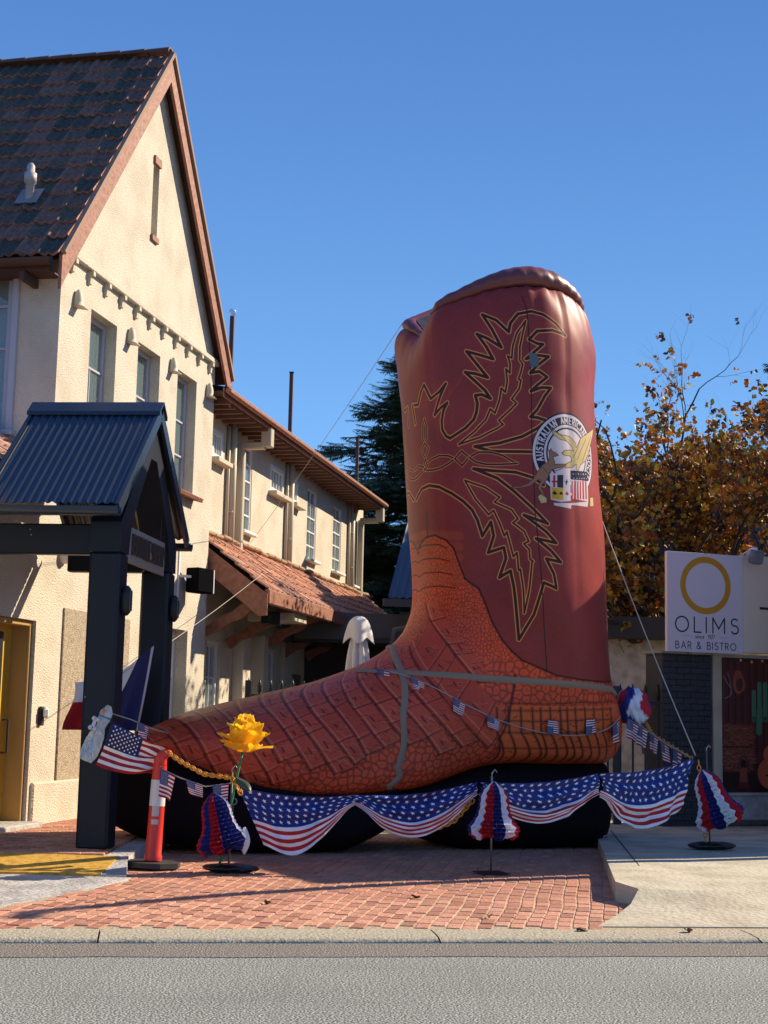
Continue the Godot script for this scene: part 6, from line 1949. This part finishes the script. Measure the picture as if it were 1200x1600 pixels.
func chain(label: String, way: Array, n: int, m: Material) -> void:
	var o := thing("plastic_chain", label, "chain", Transform3D(), "orange plastic chains")
	var c := Curve3D.new()
	for q in way: c.add_point(q)
	var lk := MB.new(true)
	var loop := []
	for k in 13:
		var a := TAU * k / 12.0
		loop.append(Vector3(cos(a) * 0.020, sin(a) * 0.034, 0))
	lk.tube(loop, 0.0075, 6, false)
	var mesh := lk.done()
	var len_ := c.get_baked_length()
	for i in n:
		var p := c.sample_baked(len_ * (i + 0.5) / n)
		var q := c.sample_baked(minf(len_ * (i + 0.7) / n, len_))
		var y := (q - p).normalized()
		var x := y.cross(Vector3(0, 0, 1)).normalized()
		var bs := Basis(x, y, x.cross(y)) * Basis(Vector3.UP, (0.3 if i % 2 else PI / 2 + 0.3))
		put("link", mesh, m, o, Transform3D(bs, p))

func build_small_things() -> void:
	# bollard
	var bo := thing("bollard", "red plastic bollard with white reflective band on black rubber base", "bollard", Transform3D(Basis(Vector3(0, 0, 1), -0.035), Vector3(-2.245, 0.05, -15.12)))
	var red_m := mat(0.66, 0.035, 0.022, 0.38)
	red_m.backlight_enabled = true
	red_m.backlight = Color(0.3, 0.04, 0.02)
	var b := MB.new(true)
	b.lathe([Vector2(0.088, 0.06), Vector2(0.092, 0.10), Vector2(0.082, 0.12), Vector2(0.078, 0.50), Vector2(0.074, 0.86), Vector2(0.070, 1.00)], 20)
	put("tube", b.done(), red_m, bo)
	b = MB.new(true)       # the top bends into a grip
	b.tube([Vector3(0, 0.97, 0), Vector3(0.0, 1.05, 0), Vector3(0.02, 1.10, 0), Vector3(0.07, 1.13, 0), Vector3(0.10, 1.125, 0)], [0.070, 0.068, 0.058, 0.042, 0.028], 16)
	put("grip", b.done(), red_m, bo)
	b = MB.new(true)
	b.lathe([Vector2(0.0792, 0.60), Vector2(0.0772, 0.86)], 20)
	var wm := mat(0.66, 0.64, 0.64, 0.35)
	put("reflective_band", b.done(), wm, bo)
	for q in [[0.50, 0.10, 0.3], [0.42, 0.05, 0.32]]:
		var lab := func(i: int, j: int) -> Vector3:
			var a := PI / 2 + (i / 8.0 - 0.5) * 0.9
			return Vector3(cos(a) * 0.0815, q[0] + j * q[1], sin(a) * 0.0815)
		put("label", sheet(8, 1, lab), mat(0.5, 0.46, 0.44, 0.5), bo)
	b = MB.new()
	var hexa := []
	for k in 8: hexa.append(Vector2(cos(TAU * (k + 0.5) / 8.0) * 0.29, sin(TAU * (k + 0.5) / 8.0) * 0.24))
	b.extrude(hexa, 0.05, Transform3D(Basis(Vector3.RIGHT, -PI / 2), Vector3(0, 0.0, 0)))
	put("base", b.done(), mat(0.03, 0.028, 0.026, 0.7), bo)
	var orange := mat(0.62, 0.27, 0.02, 0.4)
	chain("orange plastic chain from the bollard to the rose stand", [Vector3(-2.16, 1.20, -15.10), Vector3(-2.0, 1.10, -15.05), Vector3(-1.75, 0.98, -14.97), Vector3(-1.46, 0.95, -14.92), Vector3(-1.36, 0.80, -14.88)], 26, orange)
	chain("orange plastic chain below the second swag, left of the middle bell", [Vector3(0.50, 0.43, -15.30), Vector3(0.78, 0.54, -15.32), Vector3(0.98, 0.76, -15.35)], 14, orange)
	chain("orange plastic chain from the iron fence down to the right stand", [Vector3(3.62, 1.96, -21.2), Vector3(3.42, 1.75, -19.6), Vector3(3.38, 1.44, -18.4), Vector3(3.66, 1.18, -17.4)], 64, orange)
	chain("orange plastic chain hanging down the right stand", [Vector3(3.72, 1.16, -17.34), Vector3(3.74, 0.8, -17.34), Vector3(3.80, 0.18, -17.32)], 18, orange)
	# rose
	var ro := thing("yellow_rose", "giant yellow artificial rose on a green stem above the left bell", "flower", Transform3D(Basis(), Vector3(-1.56, 0.10, -14.90)))
	b = MB.new(true)
	b.tube([Vector3(0, -0.07, 0), Vector3(0.06, 0.35, 0), Vector3(0.15, 0.85, 0), Vector3(0.20, 1.12, 0.0)], [0.013, 0.013, 0.012, 0.014], 8)
	put("stem", b.done(), mat(0.03, 0.22, 0.07, 0.5), ro)
	var ym := mat(0.88, 0.66, 0.05, 0.55)
	ym.backlight_enabled = true
	ym.backlight = Color(1.0, 0.80, 0.14)
	var center := Vector3(0.22, 1.31, 0)
	var r2 := RandomNumberGenerator.new()
	r2.seed = 5
	# petals: [ring radius, height, size, opening, count]
	for ring in [[0.010, 0.10, 0.11, -0.40, 4], [0.035, 0.07, 0.14, -0.22, 5], [0.06, 0.03, 0.17, 0.02, 6], [0.075, -0.03, 0.19, 0.26, 6], [0.08, -0.10, 0.20, 0.50, 6], [0.07, -0.15, 0.19, 0.80, 6]]:
		for k in ring[4]:
			var a: float = TAU * (k + r2.randf_range(-0.2, 0.2)) / ring[4] + ring[0] * 30.0
			var size: float = ring[2] * r2.randf_range(0.9, 1.15)
			var open: float = ring[3] + r2.randf_range(-0.15, 0.15)
			var w1 := r2.randf_range(0, 6.0)
			var pf := func(i: int, j: int) -> Vector3:
				var u := i / 8.0 - 0.5; var v := j / 8.0
				var wide := sin(PI * (0.16 + 0.62 * v)) * 0.75
				var curl := 0.45 * v * v * (0.5 + maxf(open, 0.0))
				var y := size * v * cos(open) - size * curl * 0.55 * sin(open + 0.3) + 0.014 * sin(u * 11.0 + w1) * v
				var out: float = ring[0] + size * v * sin(open) + size * curl * 0.6 - 0.22 * size * (u * u) * 4.0 * (1.0 - 0.3 * v) + 0.010 * sin(u * 15.0 + w1) * v
				return Vector3(out, y, u * wide * size * 1.7)
			put("petal", sheet(8, 8, pf), ym, ro, Transform3D(Basis(Vector3.UP, a), center + Vector3(0, ring[1] - 0.05, 0)))
	var lm := mat(0.04, 0.24, 0.06, 0.5)
	for k in 5:
		var sp := func(i: int, j: int) -> Vector3:
			var u := i / 4.0 - 0.5; var v := j / 6.0
			return Vector3(0.02 + 0.08 * v, 0.03 * v * v - 0.02 * v, u * 0.05 * sin(PI * (0.12 + 0.85 * v)))
		put("sepal", sheet(4, 6, sp), lm, ro, Transform3D(Basis(Vector3.UP, TAU * k / 5.0), center + Vector3(-0.01, -0.19, 0)))
	var lf := func(i: int, j: int) -> Vector3:
		var u := i / 6.0 - 0.5; var v := j / 10.0
		return Vector3(u * 0.11 * sin(PI * (0.06 + 0.9 * v)) + 0.03 * v, -0.26 * v, 0.05 + 0.02 * cos(u * 4.0) + 0.03 * v)
	put("ribbon_tag", sheet(6, 10, lf), mat(0.72, 0.66, 0.64, 0.6), ro, Transform3D(Basis(Vector3(0, 0, 1), -0.1), Vector3(0.255, 0.38, 0.03)))
	put("leaf", sheet(6, 10, lf), mat(0.02, 0.05, 0.025, 0.5), ro, Transform3D(Basis(Vector3(0, 0, 1), 0.5).scaled(Vector3(1, 0.6, 1)), Vector3(0.15, 0.86, 0.0)))
	# closed sun umbrella
	var um := thing("sun_umbrella", "closed white market umbrella standing on the hotel terrace", "umbrella", Transform3D(Basis(), Vector3(-0.37, 0.05, -24.2)))
	b = MB.new(true)
	b.tube([Vector3(0, 0, 0), Vector3(0, 3.15, 0)], 0.03, 10)
	put("pole", b.done(), mat(0.2, 0.13, 0.08, 0.6), um)
	var cv := mat(0.72, 0.69, 0.63, 0.85)
	var body := func(i: int, j: int) -> Vector3:
		var a := TAU * i / 96.0; var v := j / 20.0
		var r: float = table([0.03, 0.12, 0.17, 0.19, 0.22, 0.26, 0.29], v)
		r *= 1.0 + (0.35 + 0.5 * v) * (pow(absf(sin(a * 4.0 + v * 0.6)), 0.7) - 0.6)
		return Vector3(cos(a) * r, 3.12 - 1.95 * v - 0.06 * v * absf(sin(a * 4.0)), sin(a) * r)
	put("canopy", sheet(96, 20, body), cv, um)
	var cap := func(i: int, j: int) -> Vector3:
		var a := TAU * i / 64.0; var v := j / 8.0
		var r: float = table([0.02, 0.14, 0.19, 0.225], v) * (1.0 + 0.16 * cos(a * 4.0) * v)
		return Vector3(cos(a) * r, 3.16 - 0.36 * v * v - 0.10 * v * (0.5 + 0.5 * cos(a * 4.0)), sin(a) * r)
	put("vent_cap", sheet(64, 8, cap), cv, um)
	put("base", bx(Vector3(0.6, 0.1, 0.6), 0.02), M.grey_concrete, um, Transform3D(Basis(), Vector3(0, 0.05, 0)))
	# speaker on the hotel wall
	var sp2 := thing("wall_speaker", "black box speaker on a white bracket beside the tiled awning", "speaker", wall_frame)
	var speaker_m := mat(0.006, 0.006, 0.007, 0.95)
	speaker_m.metallic_specular = 0.08
	put("cabinet", bx(Vector3(0.42, 0.40, 0.26), 0.02), speaker_m, sp2, Transform3D(Basis(Vector3.UP, -0.35), Vector3(4.70, 3.70, 0.26)))
	put("grille", bx(Vector3(0.02, 0.38, 0.24)), mat(0.72, 0.72, 0.72, 0.6), sp2, Transform3D(Basis(Vector3.UP, -0.35), Vector3(4.70, 3.70, 0.26) + Basis(Vector3.UP, -0.35) * Vector3(0.222, 0, 0)))
	b = MB.new()
	b.beam(Vector3(4.38, 3.75, 0.02), Vector3(4.55, 3.75, 0.20), 0.04, 0.04)
	b.beam(Vector3(4.38, 4.15, 0.012), Vector3(4.38, 3.4, 0.012), 0.05, 0.02, Vector3(0, 0, 1))
	put("bracket", b.done(), M.white_trim, sp2)
	var lgt := thing("wall_lamp", "small black and white lamp on the wall by the yellow door", "light", wall_frame)
	put("backplate", bx(Vector3(0.10, 0.24, 0.05), 0.015), M.black, lgt, Transform3D(Basis(), Vector3(-0.58, 1.5, 0.025)))
	put("lens", bx(Vector3(0.09, 0.14, 0.07), 0.03), M.white_trim, lgt, Transform3D(Basis(), Vector3(-0.57, 1.54, 0.08)))
	var bk := thing("bulkhead_lamp", "round white bulkhead lamp high on the wall behind the gateway beam", "light", wall_frame)
	b = MB.new(true)
	b.lathe([Vector2(0.13, 0.0), Vector2(0.13, 0.05), Vector2(0.10, 0.13), Vector2(0, 0.16)], 18)
	put("dome", b.done(), M.white_trim, bk, Transform3D(Basis(Vector3.RIGHT, PI / 2), Vector3(-0.12, 3.60, 0.0)))
	# cameras and lamps under the awning
	for k in 2:
		var fl := thing("awning_lamp", ["dark floodlight under the near end of the awning", "dark floodlight under the awning, near the umbrella"][k], "light", wall_frame)
		var at: Vector3 = [Vector3(7.7, 3.3, 0.62), Vector3(13.2, 3.38, 0.75)][k]
		put("housing", bx(Vector3(0.34, 0.24, 0.22), 0.02), M.black, fl, Transform3D(Basis(Vector3.UP, -0.3), at))
		put("reflector", bx(Vector3(0.02, 0.22, 0.20)), mat(0.6, 0.6, 0.58, 0.3), fl, Transform3D(Basis(Vector3.UP, -0.3), at + Vector3(0.18, 0, 0.05)))
	var cam2 := thing("dome_camera", "white dome camera hanging under the awning", "camera", wall_frame)
	b = MB.new(true)
	b.lathe([Vector2(0, -0.13), Vector2(0.06, -0.10), Vector2(0.08, 0.0), Vector2(0.09, 0.1), Vector2(0.0, 0.1)], 14)
	put("dome", b.done(), M.white_trim, cam2, Transform3D(Basis(), Vector3(15.2, 3.28, 0.85)))
	# fallen leaves on the bricks
	var leaf_m := mat(0.16, 0.07, 0.03, 0.8)
	for k in 5:
		var q: Vector2 = [Vector2(0.9, -12.0), Vector2(1.55, -11.3), Vector2(2.35, -11.35), Vector2(-0.9, -12.6), Vector2(0.35, -13.2), Vector2(2.6, -13.0), Vector2(3.1, -12.6), Vector2(-1.6, -13.3), Vector2(3.4, -13.8)][k]
		var yy := 0.034 if q.x < 1.7 else (0.05 if q.y > -11.9 else 0.075)
		var ff := func(i: int, j: int) -> Vector3:
			var u := i / 4.0 - 0.5; var v := j / 5.0 - 0.5
			return Vector3(u * 0.07 * cos(v * 2.6), 0.018 * absf(u) * 2.0 + 0.012 * cos(v * 4.0 + k), v * 0.09)
		tag(put("fallen_leaf", sheet(4, 5, ff), leaf_m, null, Transform3D(Basis(Vector3.UP, k * 1.3), Vector3(q.x, yy, q.y))), ["dry brown leaf on the bricks in the middle of the driveway front", "dry brown leaf on the bricks by the concrete apron corner", "dry brown leaf on the concrete apron close to the kerb", "dry brown leaf on the bricks before the rose stand", "dry brown leaf in the shaded bricks left of the middle bell stand"][k], "leaf", "fallen leaves on the paving")

# ---------------------------------------------------------------- trees
func many(called: String, mesh: Mesh, m: Material, where: Array, tints: Array, parent: Node) -> void:
	var mm := MultiMesh.new()
	mm.transform_format = MultiMesh.TRANSFORM_3D
	mm.use_colors = true
	mm.mesh = mesh
	mm.instance_count = where.size()
	for i in where.size():
		mm.set_instance_transform(i, where[i])
		mm.set_instance_color(i, tints[i])
	var o := MultiMeshInstance3D.new()
	o.multimesh = mm
	o.material_override = m
	o.name = called
	parent.add_child(o, true)
	tag(o, "", "", "", "stuff")

func needle_spray() -> ArrayMesh:       # a flat twig of needles
	var b := MB.new()
	var r2 := RandomNumberGenerator.new()
	r2.seed = 4
	for i in 26:
		var s := i / 25.0
		var p := Vector3(0, 0.02 * sin(s * 3.0), s * 0.5)
		var a := (0.9 if i % 2 else -0.9) + r2.randf_range(-0.3, 0.3)
		var l := 0.16 * (1.0 - 0.5 * s) * r2.randf_range(0.7, 1.2)
		var d := Vector3(sin(a), r2.randf_range(0.0, 0.5), cos(a)) * l
		var w := Vector3(cos(a), 0, -sin(a)) * 0.016
		b.tri(p - w, p + w, p + d)
	b.quad(Vector3(-0.008, 0, 0), Vector3(0.008, 0, 0), Vector3(0.006, 0.01, 0.5), Vector3(-0.006, 0.01, 0.5))
	return b.done()

func cedar(label: String, at: Vector3, high: float, reach: float, n_limbs: int, seed_: int, from := 0.12) -> void:
	var t := thing("cedar_tree", label, "tree", Transform3D(Basis(), at))
	var r2 := RandomNumberGenerator.new()
	r2.seed = seed_
	var bark := mat(0.05, 0.04, 0.03, 0.9)
	var tr := MB.new(true)
	tr.tube([Vector3.ZERO, Vector3(0.1, high * 0.5, 0), Vector3(0, high, 0)], [high * 0.03, high * 0.018, 0.03], 10)
	put("trunk", tr.done(), bark, t)
	var lb := MB.new(true)
	var where := []; var tints := []
	for k in n_limbs:
		var s := pow(float(k) / n_limbs, 0.9)
		var y := lerpf(high * from, high * 0.985, s)
		var a := k * 2.39996 + r2.randf_range(-0.4, 0.4)
		var len_ := reach * pow(1.0 - s, 0.75) * r2.randf_range(0.7, 1.12) + 0.5
		var dir := Vector3(cos(a), 0, sin(a))
		var side := Vector3(-sin(a), 0, cos(a))
		var rise := r2.randf_range(0.05, 0.32)
		var p0 := Vector3(0, y, 0)
		var way := []
		for q in 6:
			var f := q / 5.0
			way.append(p0 + dir * len_ * f + Vector3(0, len_ * (rise * f - 0.30 * f * f), 0))
		lb.tube(way, [0.07, 0.06, 0.05, 0.035, 0.025, 0.01], 5, false)
		# flat plates of sprays along the limb
		var count := int(len_ * 32.0)
		for q in count:
			var f := pow(r2.randf(), 0.75)
			var i := clampi(int(f * 5.0), 0, 4)
			var base: Vector3 = (way[i] as Vector3).lerp(way[i + 1], f * 5.0 - i)
			var wid := 0.16 + len_ * 0.30 * sin(PI * clampf(f * 0.9 + 0.08, 0, 1))
			var off := r2.randfn(0.0, 0.5) * wid
			var p := base + side * off + Vector3(0, r2.randfn(0.03, 0.10) - absf(off) * 0.12, 0)
			var aim := (dir * r2.randf_range(0.5, 1.2) + side * (off * 1.2 + r2.randf_range(-0.5, 0.5)) + Vector3(0, r2.randf_range(-0.3, 0.25), 0)).normalized()
			var x := aim.cross(Vector3.UP).normalized()
			var sc := r2.randf_range(0.8, 1.7)
			where.append(Transform3D(Basis(x, x.cross(aim) * -1.0, aim) * Basis(Vector3(0, 0, 1), r2.randf_range(-0.7, 0.7)) * sc, p))
			var v := r2.randf_range(0.55, 1.25)
			tints.append(Color(v * r2.randf_range(0.85, 1.15), v, v * r2.randf_range(0.8, 1.0)))
	put("limbs", lb.done(), bark, t)
	var m := mat(1, 1, 1, 0.75)
	m.albedo_color = lin(0.085, 0.108, 0.045)
	m.vertex_color_use_as_albedo = true
	many("crown", needle_spray(), m, where, tints, t)

func leaf_cluster() -> ArrayMesh:
	var b := MB.new()
	var r2 := RandomNumberGenerator.new()
	r2.seed = 14
	for i in 3:
		var bs := Basis.from_euler(Vector3(r2.randf_range(-1.2, 1.2), r2.randf() * TAU, r2.randf_range(-0.8, 0.8)))
		var o := Vector3(r2.randf_range(-0.07, 0.07), r2.randf_range(-0.06, 0.06), r2.randf_range(-0.07, 0.07))
		# a lobed leaf folded along its rib
		var rim := [Vector3(0, 0, 0), Vector3(0.045, 0.012, 0.015), Vector3(0.06, 0.02, 0.05), Vector3(0.035, 0.012, 0.06), Vector3(0.04, 0.016, 0.095), Vector3(0, 0.0, 0.13)]
		for sg in [1.0, -1.0]:
			for k in range(1, 5):
				var p: Vector3 = rim[k]; var q: Vector3 = rim[k + 1]
				b.tri(o + bs * Vector3.ZERO, o + bs * Vector3(p.x * sg, p.y, p.z), o + bs * Vector3(q.x * sg, q.y, q.z))
	return b.done()

var leaf_where := []
var leaf_tints := []

func grow(b: MB, p: Vector3, dir: Vector3, len_: float, r: float, depth: int, r2: RandomNumberGenerator) -> void:
	if p.x < -3.3 or p.z > 2.6 or p.y < 1.5: return
	var way := [p]
	var rad := [r]
	var d := dir
	var n := 5 if depth > 1 else 4
	for i in n:
		if way[-1].x < -3.45 or way[-1].z > 2.8: break
		d = (d + Vector3(r2.randfn(0, 0.17), r2.randfn(0.03, 0.13), r2.randfn(0, 0.17))).normalized()
		way.append(way[-1] + d * len_ / n)
		rad.append(lerpf(r, r * 0.55, (i + 1.0) / n))
		if depth <= 2:
			for q in (2 if depth == 2 else 4):
				if way[-1].y > 3.0 and r2.randf() < leaf_share(way[-1]):
					var at: Vector3 = way[-1] + Vector3(r2.randfn(0, 0.10), r2.randfn(-0.03, 0.10), r2.randfn(0, 0.10))
					leaf_where.append(Transform3D(Basis.from_euler(Vector3(r2.randf() * 6.0, r2.randf() * 6.0, r2.randf() * 6.0)) * r2.randf_range(0.45, 1.0), at))
					var k := r2.randf()
					var c := Color(0.42, 0.17, 0.02) if k < 0.36 else (Color(0.52, 0.32, 0.03) if k < 0.60 else (Color(0.22, 0.07, 0.02) if k < 0.74 else (Color(0.07, 0.04, 0.025) if k < 0.90 else Color(0.30, 0.29, 0.04))))
					leaf_tints.append(c * r2.randf_range(0.7, 1.15))
	if way.size() < 2: return
	b.tube(way, rad, 7 if depth > 3 else (5 if depth > 1 else 3), false)
	if depth == 0 or way.size() < 4: return
	var kids := 3 if depth > 2 else (4 if depth == 2 else 3)
	for k in kids:
		var at := r2.randi_range(2, way.size() - 1) if k > 0 else way.size() - 1
		var axis := Vector3(r2.randf_range(-1, 1), r2.randf_range(-1, 1), r2.randf_range(-1, 1)).cross(d).normalized()
		var nd := d.rotated(axis, r2.randf_range(0.3, 0.95) if k > 0 else r2.randf_range(0.1, 0.4))
		nd = (nd + Vector3(0, 0.08, 0)).normalized()
		grow(b, way[at], nd, len_ * r2.randf_range(0.58, 0.80), rad[at] * (0.72 if k == 0 else 0.58), depth - 1, r2)

func leaf_share(p: Vector3) -> float:
	return clampf(0.50 - (p.y - 3.4) * 0.085, 0.02, 0.40)

func build_trees() -> void:
	cedar("big dark cedar with layered limbs rising behind the boot", Vector3(2.55, 0, -46), 14.7, 7.8, 165, 21)
	cedar("dark cedar at the right edge of the photo, tips against the sky", Vector3(12.6, 0, -38), 14.0, 4.6, 60, 22)
	cedar("low dark conifer behind the end of the hotel wing", Vector3(-1.4, 0, -50), 8.8, 4.8, 80, 23, 0.05)
	var t := thing("autumn_tree", "bare branching autumn tree with orange and yellow leaves behind the sign", "tree", Transform3D(Basis(), Vector3(6.6, 0, -27.3)))
	var r2 := RandomNumberGenerator.new()
	r2.seed = 31
	var bark := ground_mat(lin(0.03, 0.025, 0.02), lin(0.05, 0.042, 0.034), lin(0.075, 0.065, 0.055), 0.05, 0.8, 0.9)
	var b := MB.new(true)
	b.tube([Vector3(0, -0.1, 0), Vector3(0.03, 1.2, 0), Vector3(-0.05, 2.4, 0.05)], [0.30, 0.24, 0.21], 12)
	put("trunk", b.done(), bark, t)
	var starts := [[Vector3(-0.9, 0.5, 0.1), 2.8], [Vector3(-0.6, 0.8, 0.3), 2.85], [Vector3(-0.15, 1.0, -0.2), 2.85], [Vector3(0.5, 0.8, 0.2), 2.7], [Vector3(0.9, 0.4, -0.1), 2.5], [Vector3(-0.8, 0.2, 0.5), 2.5], [Vector3(0.2, 0.5, 0.8), 2.2], [Vector3(-0.5, 0.6, -0.7), 2.5], [Vector3(-1.0, 0.1, -0.2), 2.6], [Vector3(-0.95, -0.05, 0.3), 2.3]]
	for s in starts:
		var lb := MB.new(true)
		grow(lb, Vector3(-0.05, 2.3 + r2.randf_range(-0.3, 0.1), 0.05), (s[0] as Vector3).normalized(), s[1], 0.175, 5, r2)
		put("limb", lb.done(), bark, t)
	var m := mat(1, 1, 1, 0.6)
	m.vertex_color_use_as_albedo = true
	m.backlight_enabled = true
	m.backlight = Color(0.55, 0.42, 0.2)
	many("crown", leaf_cluster(), m, leaf_where, leaf_tints, t)
	print("leaves ", leaf_where.size())
